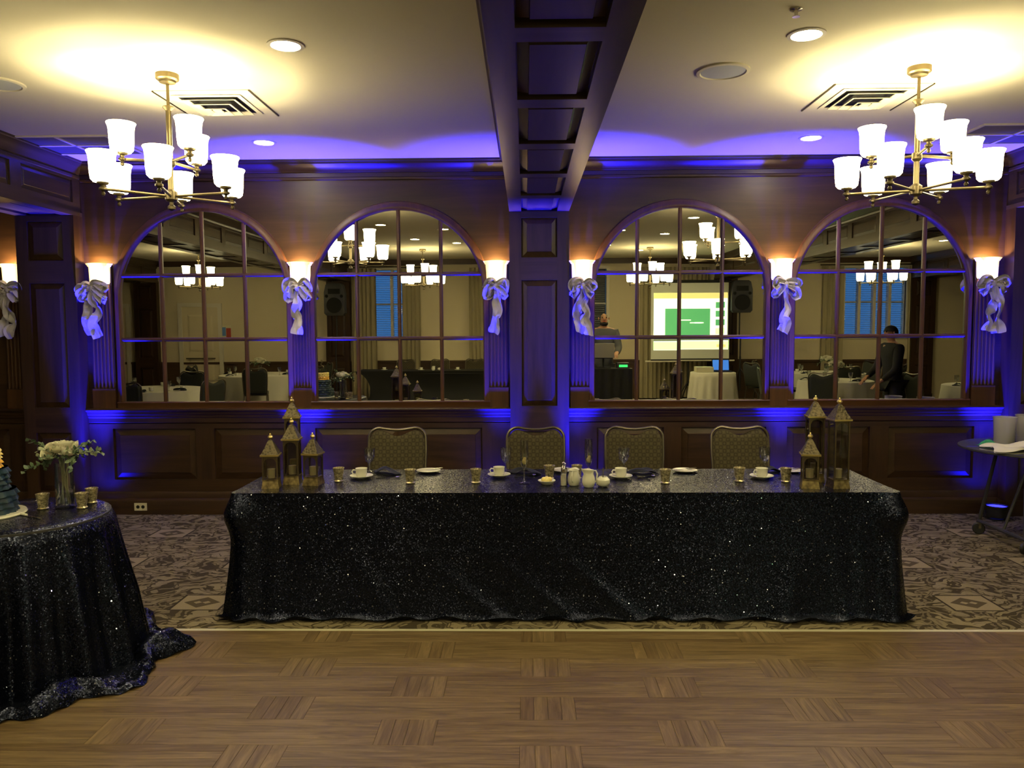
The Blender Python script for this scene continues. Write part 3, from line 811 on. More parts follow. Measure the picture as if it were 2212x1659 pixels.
# ------------------------------------------------------------------ blue floor uplights
MAT['blue_lens'] = emis('blue_led_lens', (.02, .02, 1.0), 6.0)
def uplight(x, y, label, power=1.0, tilt=5, rx=0, size=39, blend=1.0):
    root = empty('floor_uplight', (x, y, 0)); tag(root, label, 'uplight', 'blue LED uplights along the wall')
    MB().lathe([(.055, .014), (.085, .025), (.09, .05), (.09, .105), (.095, .11), (.095, .125), (.085, .125), (.083, .115)], 20, closed=False).build('can', 'black_metal', root)
    MB().lathe([(.083, .113), (.001, .114)], 20).build('lens', 'blue_lens', root)
    MB().tube([(-.105, 0, .08), (-.11, 0, .03), (-.06, 0, .012), (.06, 0, .012), (.11, 0, .03), (.105, 0, .08)], .008, 6).build('yoke', 'black_metal', root)
    MB().bb(-.07, .07, -.085, .085, 0, .012).build('foot_plate', 'black_metal', root, smooth=False)
    l = bpy.data.lights.new('blue_led', 'SPOT'); l.energy = BLUE_W*power; l.color = BLUE; l.spot_size = R(size); l.spot_blend = blend; l.shadow_soft_size = .045
    lo = bpy.data.objects.new('blue_led', l); col.objects.link(lo); lo.parent = root; lo.location = (0, 0, .135)
    lo.rotation_euler = (PI-R(tilt), R(rx), 0)   # pointing up, leaning to the wall
    l2 = bpy.data.lights.new('blue_led_spill', 'SPOT'); l2.energy = BLUE_W*.013*power; l2.color = BLUE; l2.spot_size = R(120); l2.spot_blend = 1.0; l2.shadow_soft_size = .045
    lo2 = bpy.data.objects.new('blue_led_spill', l2); col.objects.link(lo2); lo2.parent = root; lo2.location = (0, 0, .135); lo2.rotation_euler = (PI-R(12), 0, 0)
uplight(-3.93, -.26, 'blue LED uplight on the floor in the left corner behind the cake table')
uplight(-2.02, -.27, 'blue LED uplight on the floor below the sconce between the left mirrors')
uplight(.47, -.30, 'blue LED uplight on the floor just right of the central pilaster', 1.1)
uplight(-.22, -.30, 'blue LED uplight on the floor just left of the central pilaster', .6)
uplight(2.33, -.27, 'blue LED uplight on the floor below the sconce between the right mirrors')
uplight(4.16, -.26, 'blue LED uplight on the floor in the right corner by the bussing cart')
# ------------------------------------------------------------------ head table
TX0, TX1, TY0, TY1, TZ = -1.735, 2.172, -2.650, -1.870, .745
for i, (a, b) in enumerate(((TX0+.02, (TX0+TX1)/2-.005), ((TX0+TX1)/2+.005, TX1-.02))):
    root = empty('folding_table', ((a+b)/2, (TY0+TY1)/2, 0)); tag(root, ('folding table under the cake-side half of the navy cloth', 'folding table under the cart-side half of the navy cloth')[i], 'table', 'folding tables')
    h = (b-a)/2
    MB().bb(-h, h, -.37, .37, TZ-.04, TZ-.012).build('tabletop', 'grey_plastic', root, smooth=False)
    for sx in (-1, 1):
        for sy in (-1, 1): MB().tube([(sx*(h-.15), sy*.28, TZ-.04), (sx*(h-.15), sy*.30, .0)], .014, 8).build('leg', 'black_metal', root)
def rect_cloth():
    hx, hy = (TX1-TX0)/2, (TY1-TY0)/2
    rc = .035
    # perimeter points with normals
    per = []
    def side(p0, p1, nrm, n):
        for i in range(n): per.append((p0[0]+(p1[0]-p0[0])*i/n, p0[1]+(p1[1]-p0[1])*i/n, nrm[0], nrm[1], 0))
    def corner(cx, cy, a0, n=8):
        for i in range(n):
            a = a0+PI/2*i/n; per.append((cx+rc*math.cos(a), cy+rc*math.sin(a), math.cos(a), math.sin(a), 1))
    side((-hx+rc, -hy), (hx-rc, -hy), (0, -1), 220); corner(hx-rc, -hy+rc, -PI/2)
    side((hx, -hy+rc), (hx, hy-rc), (1, 0), 46); corner(hx-rc, hy-rc, 0)
    side((hx-rc, hy), (-hx+rc, hy), (0, 1), 120); corner(-hx+rc, hy-rc, PI/2)
    side((-hx, hy-rc), (-hx, -hy+rc), (-1, 0), 46); corner(-hx+rc, -hy+rc, PI)
    n = len(per); m = MB(); NS = 34
    vs = []
    for j in range(NS+1):
        s = j/NS
        for i, (x, y, nx, ny, cn) in enumerate(per):
            # distance to nearest corner along x for fold strength
            dx = min(abs(x-hx), abs(x+hx)); dy = min(abs(y-hy), abs(y+hy))
            dc = math.hypot(dx, dy)
            cf = math.exp(-(dc/.22)**2)
            front = 1 if ny < -.5 else 0
            fold = .010*math.sin(i*.61)*cf*s*1.6+.004*math.sin(i*.23+s*3)*s
            sweep = 0
            if front:
                # diagonal pulls low on the front
                for k, (xc, sl, wd, am) in enumerate(((-.75, .9, .055, .018), (-.35, 1.0, .05, .013), (.05, .9, .06, .016), (-1.2, .5, .05, .012), (1.35, -.2, .06, .012), (1.6, .1, .04, .014))):
                    d = (x-xc)-sl*(s-.55)
                    sweep += am*math.exp(-(d/wd)**2)*max(0, s-.35)*1.7
            flare = (.070 if front else .012)*s**1.6+(.022 if front else .0)*cf*s
            ear = .055*math.exp(-(dc/.10)**2)*math.exp(-((s-.17)/.13)**2)
            puddle = 0
            if s > .94: puddle = (s-.94)/.06*(.022 if front else .02)*(1+.6*math.sin(i*.17)+.4*math.sin(i*.51+1))*(1.2 if dc < .8 else .75)
            o = flare+fold+sweep+ear+puddle
            z = TZ-(TZ-.012)*min(s/.965, 1.0)
            if s > .965: z = .012+.012*(1+math.sin(i*.37))*((s-.965)/.035)
            crease = .004*math.exp(-((s-.46)/.012)**2)
            vs.append((x+nx*(o+crease), y+ny*(o+crease), z))
    fs = []
    for j in range(NS):
        for i in range(n):
            i2 = (i+1) % n; fs.append((j*n+i, j*n+i2, (j+1)*n+i2, (j+1)*n+i))
    # rounded top edge and slightly wavy top
    b = len(vs); top = []
    fs.append(tuple(range(n)))
    m.add(vs, fs)
    return m
o = rect_cloth().build('tablecloth', 'sequin', None, ((TX0+TX1)/2, (TY0+TY1)/2, 0), ang=60); tag(o, 'navy sequin cloth draped to the floor over the long head table', 'tablecloth')

# ------------------------------------------------------------------ banquet chairs
def chair(fab='chair_fabric'):
    root = empty('banquet_chair')
    W2 = .218
    def back_y(z): return .0+max(0, z-.45)*.16
    # frame outline
    pts = []
    for i in range(8): pts.append((-W2*(.92+.08*min(1, i/6)), .40+.40*i/7))
    for i in range(1, 9):
        a = PI-PI/2*i/8; pts.append((-W2+.085+.085*math.cos(a), .865+.082*math.sin(a)))
    for i in range(1, 10):
        u = i/10; pts.append((-W2+.085+u*(2*W2-.17), .947-.016*math.sin(PI*u)))
    full = pts+[(-x, z) for x, z in reversed(pts[:16])]
    MB().tube([(x, back_y(z), z) for x, z in full], .011, 8).build('back_frame', 'chair_metal', root)
    # upholstered back: grid inside the frame with a scooped top
    def top(x):
        u = abs(x)/W2
        return .935-.05*math.exp(-(u/.42)**2) if u < .62 else (.935-.05*math.exp(-(.62/.42)**2)-.0-(max(0, u-.62)/.38)**2.4*.085)
    def pad(th):
        def fn(a, b):
            x = (a-.5)*2*(W2-.008)*(.94+.06*min(1, b*1.3)); z = .47+(top(x)-.47)*b
            e = min(a, 1-a, b*1.2, (1-b)*1.2)
            return (x, back_y(z)+th*(.35+.65*min(1, e/.07)**.5), z)
        return fn
    m = MB(); m.grid(pad(-.024), 24, 16); m.grid(pad(.022), 24, 16)
    m.build('backrest', fab, root, ang=70)
    def sf(sgn):
        def fn(a, b):
            x = (a-.5)*.45*(1.0-.06*b); y = -.045-b*.43
            e = min(a, 1-a, b, 1-b)
            return (x, y, .455+sgn*(.018+.022*min(1, e/.12)**.5))
        return fn
    m = MB(); m.grid(sf(1), 14, 14); m.grid(sf(-.6), 14, 14); m.build('seat', fab, root, ang=70)
    MB().tube([(-.20, -.05, .43), (.20, -.05, .43), (.19, -.45, .43), (-.19, -.45, .43)], .011, 6, True).build('seat_frame', 'chair_metal', root)
    for s in (-1, 1):
        MB().tube([(s*.195, -.44, .43), (s*.205, -.47, 0)], .011, 8).build('leg', 'chair_metal', root)
        MB().tube([(s*.20, .0, .42), (s*.205, .07, 0)], .011, 8).build('leg', 'chair_metal', root)
    return root
ch = chair()
for i, (x, lab) in enumerate([(-.985, 'olive checked banquet chair nearest the three lanterns'), (.072, 'olive checked banquet chair in front of the central pilaster'), (.825, 'olive checked banquet chair just right of the central pilaster'), (1.635, 'olive checked banquet chair nearest the bussing cart')]):
    c = ch if i == 0 else copy_tree(ch)
    c.location = (x, -1.27, 0); c.rotation_euler = (0, 0, R((3, -1, -3, 2)[i])); tag(c, lab, 'chair', 'banquet chairs behind the head table')

# ------------------------------------------------------------------ lanterns
def lantern(loc, h, rz, label, w=.105):
    root = empty('candle_lantern', loc, rz); tag(root, label, 'lantern', 'brass candle lanterns on the head table')
    b0 = .045; roof = .085; fin = .042
    zb = b0+.012; zt = h-roof-fin; hw = w*.40
    MB().box((0, 0, b0/2), (w, w, b0), top=.84).box((0, 0, b0+.004), (w*.9, w*.9, .008)).build('base', 'lantern', root, smooth=False)
    for sx in (-1, 1):
        for sy in (-1, 1): MB().bb(sx*hw-.0045, sx*hw+.0045, sy*hw-.0045, sy*hw+.0045, zb-.006, zt).build('post', 'dark_brass', root, smooth=False)
    for k in range(4):
        a = k*PI/2
        # arched fret at the top of each side
        m = MB(); n = 10; hi = hw-.006; r_ = hi
        vs = []
        for i in range(n+1):
            u = -hi+2*hi*i/n; za = zt-.008-r_*.75*(1-math.sqrt(max(0, 1-(u/hi)**2)))
            vs += [(u, -hw-.003, zt), (u, -hw-.003, za-.004), (u, -hw+.003, zt), (u, -hw+.003, za-.004)]
        fs = []
        for i in range(n):
            q = i*4; fs += [(q, q+4, q+5, q+1), (q+2, q+3, q+7, q+6), (q+1, q+5, q+7, q+3)]
        m.add(vs, fs); o = m.build('arch_fret', 'dark_brass', root, smooth=False, rz=a)
        MB().bb(-hi, hi, -hw-.001, -hw+.001, zb, zt).build('glass_panel', 'pane_glass', root, smooth=False, rz=a)
    # eave with beaded rim and tapering roof
    MB().box((0, 0, zt+.005), (w*1.06, w*1.06, .010)).build('eave', 'bright_brass', root, smooth=False)
    m = MB(); prof = [(w*.50, 0), (w*.44, .012), (w*.33, .034), (w*.22, .060), (w*.12, .082), (w*.05, .088)]
    vs = []
    for r_, z in prof:
        for sx, sy in ((-1, -1), (1, -1), (1, 1), (-1, 1)): vs.append((sx*r_, sy*r_, zt+.010+z))
    m.add(vs, [(j*4+i, j*4+(i+1) % 4, (j+1)*4+(i+1) % 4, (j+1)*4+i) for j in range(len(prof)-1) for i in range(4)]+[(20, 21, 22, 23)])
    m.build('roof', 'lantern_roof', root, smooth=False)
    zf = zt+roof+.010
    MB().lathe([(.007, zf-.004), (.005, zf+.004), (.012, zf+.009), (.016, zf+.017), (.012, zf+.026), (.005, zf+.030), (.007, zf+.035), (.001, zf+.042)], 12).build('finial', 'bright_brass', root)
    MB().lathe([(.022, zb), (.024, zb+.055), (.021, zb+.055), (.001, zb+.05)], 14).build('candle', 'candle', root)
for loc, h, rz, lab in [((-1.556, -2.467, TZ), .322, 8, 'short brass lantern standing leftmost on the head table'), ((-1.462, -2.345, TZ), .402, 4, 'medium dark lantern in front of the tallest of the left group'),
                        ((-1.53, -2.10, TZ), .512, 10, 'tallest lantern of the cake-side group, behind the medium one'), ((-1.322, -2.380, TZ), .315, -8, 'short lantern beside the first votive, right of the tall left pair'),
                        ((1.70, -2.50, TZ), .322, -12, 'short brass lantern in front of the two tall right-hand lanterns'), ((1.80, -2.30, TZ), .527, -6, 'tall lantern behind the short one in the right-hand group'),
                        ((1.868, -2.50, TZ), .530, 6, 'tall brass lantern standing rightmost on the head table')]:
    lantern(loc, h, R(rz), lab)

# ------------------------------------------------------------------ tableware
def lathe_thing(name, prof, mat, n=24): return MB().lathe(prof, n, closed=False).mesh(name)
def mk(name, prof, mat, n=24):
    me = MB().lathe(prof, n, closed=False).mesh(name); me.materials.append(MAT[mat]); return me
votive_me = mk('votive_holder', [(.001, .0), (.026, .0), (.030, .006), (.024, .012), (.027, .03), (.033, .075), (.036, .088), (.033, .088), (.030, .075), (.024, .03), (.001, .02)], 'mercury')
wax_me = mk('wax', [(.024, .03), (.001, .045)], 'candle', 12)
def votive(loc, lab, s=1.0):
    o = link('votive_holder', votive_me, None, loc); tag(o, lab, 'votive', 'mercury glass votives')
    link('wax', wax_me, o); o.scale = (s, s, s); return o
for x, y, lab in [(-1.185, -2.295, 'mercury glass votive beside the short lantern and first cup'), (-.723, -2.359, 'mercury glass votive in front of the bread plate near the first chair'), (-.313, -2.348, 'mercury glass votive left of the second cup'),
                  (.149, -2.225, 'mercury glass votive behind the butter dish'), (.325, -2.215, 'mercury glass votive hidden behind the milk jugs'), (.86, -2.374, 'mercury glass votive in front of the third chair, left of a bread plate'),
                  (1.33, -2.319, 'mercury glass votive left of the last cup'), (1.612, -2.337, 'mercury glass votive right of the last cup')]:
    votive((x, y, TZ), lab)
saucer_me = mk('saucer', [(.001, .002), (.040, .002), (.043, .006), (.068, .014), (.075, .019), (.074, .021), (.045, .010), (.001, .008)], 'china', 28)
cup_me = mk('coffee_cup', [(.001, .006), (.026, .006), (.030, .010), (.036, .020), (.037, .055), (.039, .062), (.037, .062), (.034, .055), (.032, .020), (.001, .014)], 'china', 28)
hm = MB().tube([(-.036, 0, .050), (-.052, 0, .052), (-.060, 0, .040), (-.054, 0, .026), (-.036, 0, .022)], .0045, 8).mesh('handle'); hm.materials.append(MAT['china'])
plate_me = mk('bread_plate', [(.001, .002), (.045, .002), (.052, .006), (.080, .013), (.082, .016), (.052, .010), (.001, .007)], 'china', 32)
gob_me = mk('water_goblet', [(.001, 0), (.033, .001), (.033, .003), (.008, .006), (.005, .012), (.005, .045), (.009, .055), (.022, .068), (.032, .090), (.036, .120), (.037, .158), (.0355, .158), (.034, .120), (.030, .092), (.019, .071), (.001, .062)], 'glass', 26)
flute_me = mk('champagne_flute', [(.001, 0), (.033, .002), (.033, .004), (.010, .010), (.005, .018), (.0045, .080), (.008, .095), (.018, .115), (.024, .150), (.026, .200), (.0235, .268), (.022, .268), (.0245, .200), (.022, .150), (.016, .118), (.001, .103)], 'glass', 24)
def cutlery(kind, parent, loc, rz, label=None):
    m = MB()
    L = .17
    m.tube([(0, 0, 0), (0, L*.5, .002), (0, L*.7, .003)], [.0045, .0025, .0025], 6, flat=.5)
    if kind == 'knife': m.box((0, L*.86, .003), (.016, .085, .002))
    else: m.ball((0, L*.82, .004), .016, 10, .35)
    return m.build(kind, 'chrome', parent, loc, rz=rz)
def spoon_thing(kind, loc, rz, lab):
    return tag(cutlery(kind, None, loc, rz), lab, kind, 'cutlery on the head table')
names = ['first place setting by the left lanterns', 'second place setting at the central pilaster', 'third place setting right of the pilaster', 'fourth place setting by the right lanterns']
sx = [(-1.063, -2.187), (-.175, -2.149), (.606, -2.205), (1.50, -2.214)]
gx = [(-1.06, -1.935), (-.136, -1.935), (.659, -1.935), (1.60, -1.945)]
nx = [(-.925, -2.03), (-.005, -2.04), (.765, -2.06), (1.60, -2.04)]
rnd = random.Random(3)
for i in range(4):
    s = link('saucer', saucer_me, None, (*sx[i], TZ)); tag(s, 'white saucer under the cup of the '+names[i], 'saucer', 'white saucers')
    c = link('coffee_cup', cup_me, None, (*sx[i], TZ+.004), R((10, 5, 15, 20)[i])); tag(c, 'white coffee cup of the '+names[i], 'cup', 'white coffee cups'); link('handle', hm, c)
    g = link('water_goblet', gob_me, None, (*gx[i], TZ)); tag(g, 'clear stemmed water goblet of the '+names[i], 'glass', 'water goblets')
    # folded napkin
    def nf(a, b, i=i):
        f = math.sin(a*PI)
        return ((a-.5)*.17+.02*math.sin(b*5+i), (b-.5)*.10+.02*math.sin(a*6+i), .006+.040*f*(.45+.55*abs(math.sin(b*4+a*3+i)))*(1-.6*(b-.5)**2))
    m = MB(); m.grid(nf, 14, 10); m.grid(lambda a, b: ((a-.5)*.17+.02*math.sin(b*5+i), (b-.5)*.10+.02*math.sin(a*6+i), .001), 14, 10)
    tag(m.build('folded_napkin', 'napkin_navy', None, (*nx[i], TZ), ang=60, rz=R(rnd.uniform(-15, 15))), 'dark navy folded napkin of the '+names[i], 'napkin', 'navy napkins')
    spoon_thing('spoon', (sx[i][0]+.10, sx[i][1]-.03, TZ+.004), R(-75+10*i), 'steel spoon beside the cup of the '+names[i])
for x, y, k, lab in [(-.655, -1.98, 0, 'white bread plate with knife behind the second votive'), (.255, -1.965, 1, 'white bread plate half hidden behind the salt shaker'), (1.058, -1.99, 2, 'white bread plate with knife between third and fourth chair'), (1.76, -2.00, 3, 'white bread plate behind the short right-hand lantern')]:
    p = link('bread_plate', plate_me, None, (x, y, TZ)); tag(p, lab, 'plate', 'white bread plates')
    tag(cutlery('knife', None, (x-.075, y-.03, TZ+.016), R(-60)), 'butter knife resting on the '+lab.replace(' with knife', ''), 'knife', 'butter knives')
for i, (x, y) in enumerate(((-.012, -2.366), (.392, -2.31))):
    f = link('champagne_flute', flute_me, None, (x, y, TZ)); tag(f, ('champagne flute with fruit standing alone before the second chair', 'champagne flute with fruit behind the milk jugs')[i], 'glass', 'champagne flutes')
    m = MB().ball((0, 0, .135), .015, 10, 1.3).ball((.004, 0, .155), .010, 8, 1.2); m.build('fruit_slice', 'yellow', f)
    MB().ball((.002, 0, .172), .007, 8, 1.8).build('mint_leaf', 'leaf', f)
# butter dish
d = MB().lathe([(.001, .003), (.030, .003), (.034, .007), (.052, .022), (.055, .027), (.053, .028), (.033, .012), (.001, .010)], 26, closed=False).build('butter_dish', 'china', None, (.127, -2.405, TZ)); tag(d, 'small white dish with scoops of butter', 'dish')
for a, b, c in ((-.018, 0, .030), (.018, .004, .030), (0, .014, .032), (0, -.016, .028)):
    tag(MB().ball((0, 0, 0), .0175, 12).build('butter_ball', 'butter', None, (.127+a, -2.405+b, TZ+c)), {-.018: 'leftmost', .018: 'rightmost'}.get(a, 'rear' if b > 0 else 'front')+' pale yellow ball of butter in the white dish', 'butter ball', 'butter balls in the dish')
# salt and pepper
def shaker(x, y, lab, mat, h=.125):
    o = MB().lathe([(.001, 0), (.022, 0), (.022, .004), (.019, .012), (.017, h-.035), (.014, h-.028)], 8, closed=False).build('shaker', 'glass', None, (x, y, TZ), smooth=False); tag(o, lab, 'shaker', 'salt and pepper shakers')
    MB().lathe([(.001, .004), (.017, .006), (.0155, h-.05), (.001, h-.048)], 8).build('contents', mat, o, smooth=False)
    MB().lathe([(.016, h-.034), (.017, h-.022), (.014, h-.008), (.006, h), (.005, h+.010), (.009, h+.018), (.001, h+.026)], 12).build('shaker_cap', 'chrome', o)
MAT['salt'] = plain('salt', (.70, .68, .60), .8); MAT['pepper'] = plain('pepper', (.06, .05, .04), .8)
shaker(.228, -2.455, 'glass salt shaker with steel cap beside the milk jugs', 'salt')
shaker(.238, -2.395, 'glass pepper shaker behind the salt shaker', 'pepper', .11)
def jug(x, y, h, lab, rz):
    o = MB().lathe([(.001, .002), (.028, .002), (.034, .010), (.040, .030), (.038, .055), (.030, .080), (.031, .095), (.034, h), (.032, h), (.028, .094), (.027, .080), (.035, .055), (.036, .030), (.001, .012)], 24, closed=False).build('milk_jug', 'china', None, (x, y, TZ), rz=rz); tag(o, lab, 'jug', 'white milk jugs')
    for v in o.data.vertices:
        if v.co.z > h-.02:
            f = max(0, v.co.x/.034)**4; v.co.x += f*.016; v.co.z += f*.006+(v.co.x < -.02)*-.004
    MB().tube([(-.030, 0, h-.010), (-.046, 0, h-.010), (-.056, 0, h-.030), (-.050, 0, .035), (-.036, 0, .026)], .0045, 8).build('handle', 'china', o)
jug(.292, -2.432, .098, 'shorter white milk jug next to the salt shaker', R(75)); jug(.378, -2.484, .108, 'taller white milk jug between the short jug and sugar bowl', R(-165))
o = MB().lathe([(.001, .002), (.022, .002), (.034, .010), (.042, .028), (.040, .045), (.028, .058), (.025, .062), (.023, .060), (.034, .044), (.036, .028), (.001, .012)], 24, closed=False).build('sugar_bowl', 'china', None, (.467, -2.474, TZ)); tag(o, 'round white sugar bowl beside the tall milk jug', 'bowl')
sp = cutlery('spoon', None, (.467, -2.474, TZ+.115), 0); sp.rotation_euler = (R(-78), 0, R(170)); tag(sp, 'steel spoon standing upright in the sugar bowl', 'spoon', 'cutlery on the head table')

# ------------------------------------------------------------------ cake table
KX, KY, KZ, KR = -2.575, -3.32, .78, .44
root = empty('round_table', (KX, KY, 0)); tag(root, 'small round table hidden beneath the pooled sequin cloth', 'table')
MB().lathe([(.001, KZ-.03), (KR-.012, KZ-.03), (KR-.012, KZ-.008), (.001, KZ-.008)], 32).build('tabletop', 'grey_plastic', root)
MB().lathe([(.22, 0), (.22, .02), (.04, .04), (.035, KZ-.03)], 20).build('pedestal', 'black_metal', root)
def round_cloth(r0, zt, rf, pool, nf, seed, poolfn=None, amp=.03):
    rr = random.Random(seed); N = 300
    ph = [rr.uniform(0, 6.28) for _ in range(6)]
    m = MB(); rows = []
    for s in (0, .25, .5, .75, .93): rows.append(('top', s))
    for j in range(1, 31): rows.append(('drop', j/30))
    for j in range(1, 15): rows.append(('pool', j/14))
    vs = []
    for kind, s in rows:
        for i in range(N):
            th = 2*PI*i/N
            F = math.sin(nf*th+ph[0]+.8*math.sin(3*th+ph[1]))+.5*math.sin(nf*1.7*th+ph[2])
            if kind == 'top': r, z = r0*s, zt
            elif kind == 'drop':
                r = r0+(rf-r0)*s**1.15+amp*F*min(1, s*1.6)**1.2
                z = zt-(zt-.035)*s
                if s < .06: r = r0-.006
            else:
                P = pool if poolfn is None else poolfn(th)
                r = rf+amp*F*(1-.4*s)+P*s
                z = .035+.055*math.sin(PI*s)*(1+.8*math.sin(7*th+ph[3]+s*2))*(P/.15)**.5*.9-.025*s+.014*s*math.sin(23*th+ph[4])**2+.020*math.exp(-((s-.88)/.1)**2)
                z = max(z, .012)
            vs.append((r*math.cos(th), r*math.sin(th), z))
    fs = []
    for j in range(len(rows)-1):
        for i in range(N):
            i2 = (i+1) % N
            if j == 0: continue
            fs.append((j*N+i, j*N+i2, (j+1)*N+i2, (j+1)*N+i))
    fs.append(tuple(range(N, 2*N)))
    m.add(vs, fs); return m
def pool_shape(th):
    d = math.degrees(th); d = d-360 if d > 180 else d
    g = lambda c, w_: math.exp(-((d-c)/w_)**2)
    return .04+.20*g(14, 13)+.20*g(-20, 14)+.10*g(-48, 12)+.16*g(-75, 18)+.12*g(-112, 20)+.08*g(60, 30)
o = round_cloth(KR, KZ, .56, .12, 17, 5, pool_shape).build('tablecloth', 'sequin', None, (KX, KY, 0), ang=60); tag(o, 'navy sequin cloth pooling on the floor around the cake table', 'tablecloth')

# flowers
def rose_mesh(seed, r=.035):
    rr = random.Random(seed); m = MB()
    for ring, (rad, n, op) in enumerate(((.25, 3, .1), (.5, 4, .25), (.75, 5, .45), (1.0, 6, .75))):
        for k in range(n):
            a0 = 2*PI*k/n+ring*.7+rr.uniform(-.1, .1); w_ = PI/n*1.35
            def fn(a, b, rad=rad, a0=a0, w_=w_, op=op):
                th = a0+(a-.5)*2*w_; q = b
                rr_ = r*rad*(.25+.75*math.sin(q*PI*.5)**.7)*(1+op*.18*q*q*(1+.3*math.cos((a-.5)*6)))
                z = r*(-.55+1.25*q*(1.08-.28*rad))-r*.15*(2*a-1)**2*q
                return (rr_*math.cos(th), rr_*math.sin(th), z)
            m.grid(fn, 5, 5)
    me = m.mesh('rose', ang=80); me.materials.append(MAT['rose']); return me
rose_meshes = [rose_mesh(s) for s in (1, 2, 3)]
def sprig_mesh(seed, L=.12, n=14, mat='leaf', lw=.013):
    rr = random.Random(seed); m = MB()
    p = [Vector((0, 0, 0))]; d = Vector((rr.uniform(-.2, .2), rr.uniform(-.2, .2), 1)).normalized()
    for i in range(6):
        d = (d+Vector((rr.uniform(-.25, .25), rr.uniform(-.25, .25), rr.uniform(-.15, .1)))).normalized(); p.append(p[-1]+d*L/6)
    m.tube(p, .0016, 4)
    for i in range(n):
        q = p[1+i % 6]; a = rr.uniform(0, 6.28); e = Vector((math.cos(a), math.sin(a), rr.uniform(.0, .9))).normalized(); s = e.orthogonal().normalized()
        l = lw*rr.uniform(1.3, 2.2); w_ = lw*rr.uniform(.6, .9)
        nn = e.cross(s)*.25*w_
        m.add([q, q+e*l*.4+s*w_+nn, q+e*l*.8+s*w_*.6+nn, q+e*l, q+e*l*.8-s*w_*.6+nn, q+e*l*.4-s*w_+nn], [(0, 1, 2, 3), (0, 3, 4, 5)])
    me = m.mesh('leaf_sprig', ang=80); me.materials.append(MAT[mat]); return me
sprigs = [sprig_mesh(20+i, .13, 16, ('leaf', 'leaf2', 'leaf')[i % 3]) for i in range(6)]
def bouquet(parent, z, nrose, rad, nspr, seed, flat=.6, spread=1.0, rs=1.0):
    rr = random.Random(seed)
    for k in range(nrose):
        if k == 0: a, q = 0, 0
        else: a, q = k*2.4+rr.uniform(-.3, .3), rad*math.sqrt(k/nrose)
        o = link('rose', rose_meshes[k % 3], parent, (q*math.cos(a), q*math.sin(a), z+rad*flat*(1-(q/rad)**2)))
        o.rotation_euler = (-q/rad*.9*math.sin(a)*1.0, q/rad*.9*math.cos(a), rr.uniform(0, 6)); s = rr.uniform(.9, 1.2)*rs; o.scale = (s, s, s)
    for k in range(nspr):
        a = 2*PI*k/nspr+rr.uniform(-.3, .3); el = rr.uniform(.9, 1.7)
        o = link('leaf_sprig', sprigs[k % 6], parent, (rad*.45*math.cos(a), rad*.45*math.sin(a), z-.01))
        o.rotation_euler = (0, el, a); s = rr.uniform(.75, 1.15)*spread; o.scale = (s, s, s)
vase_me = mk('vase_glass', [(.001, .0), (.046, .0), (.048, .006), (.046, .24), (.043, .24), (.044, .02), (.001, .018)], 'glass', 24)
fv = empty('flower_vase', (-2.41, -3.175, KZ)); tag(fv, 'tall glass vase of white roses and eucalyptus on the cake table', 'flower vase')
link('vase', vase_me, fv)
MB().lathe([(.001, .02), (.043, .02), (.043, .085), (.001, .085)], 20).build('water', 'glass', fv)
m = MB(); rr = random.Random(5)
for k in range(9):
    a = rr.uniform(0, 6.28); b = a+rr.uniform(2, 4)
    m.tube([(.028*math.cos(a), .028*math.sin(a), .025), (.030*math.cos(b), .030*math.sin(b), .27)], .003, 5)
m.build('stems', 'leaf2', fv)
bouquet(fv, .285, 8, .075, 15, 8, .55, 1.15, 1.05)
for x, y, lab in [(-2.512, -3.205, 'mercury glass votive between the cake and the flower vase'), (-2.318, -3.185, 'mercury glass votive in front of the vase, right side'), (-2.335, -3.06, 'mercury glass votive behind the vase at the table rim')]:
    votive((x, y, KZ), lab, .92)
# cake
CKX, CKY = -2.735, -3.34
b = MB().lathe([(.001, 0), (.19, 0), (.195, .006), (.19, .014), (.001, .014)], 36).build('cake_board', 'china', None, (CKX, CKY, KZ)); tag(b, 'round white cake board under the navy cake', 'cake board')
ck = empty('tiered_cake', (CKX, CKY, KZ+.014)); tag(ck, 'three-tier navy ruffled cake with gold top tier', 'cake')
def tier(r, z0, h, n, seed):
    m = MB(); N = 72; rr = random.Random(seed)
    def fn(a, b):
        th = 2*PI*a; j = b*n; fr = j-math.floor(j) if b < 1 else 1.0
        ruff = .010*(1-fr)*(1+.6*math.sin(13*th+math.floor(j)*2.1)+.4*math.sin(29*th+j))
        q = r-.004+ruff
        return (q*math.cos(th), q*math.sin(th), z0+h*b)
    m.grid(fn, N, n*5, True); b0 = len(m.v)
    m.lathe([(.001, z0+h), (r, z0+h)], 40); return m
tier(.150, 0, .115, 4, 1).build('cake_tier', 'icing', ck, ang=60); tier(.118, .115, .11, 4, 2).build('cake_tier', 'icing', ck, ang=60)
tier(.088, .225, .045, 2, 3).build('cake_tier', 'gold', ck, ang=60); tier(.086, .27, .055, 3, 4).build('cake_tier', 'yellow', ck, ang=60)
MB().tube([(0, 0, .325), (0, 0, .36), (.022, 0, .375), (.026, 0, .395), (.008, 0, .41), (-.012, 0, .42), (-.008, 0, .44), (.01, 0, .455), (.016, 0, .47), (0, 0, .485), (-.012, 0, .478)], .006, 8).build('cake_topper', 'brass', ck)
o = MB().bb(-.006, .006, -.13, .0, 0, .003).build('cake_knife', 'chrome', None, (-2.50, -3.36, KZ+.002), rz=R(60)); tag(o, 'silver cake knife lying beside the cake board', 'knife')
MB().tube([(0, 0, .004), (0, .10, .006)], [.007, .009], 8).build('handle', 'china', o)

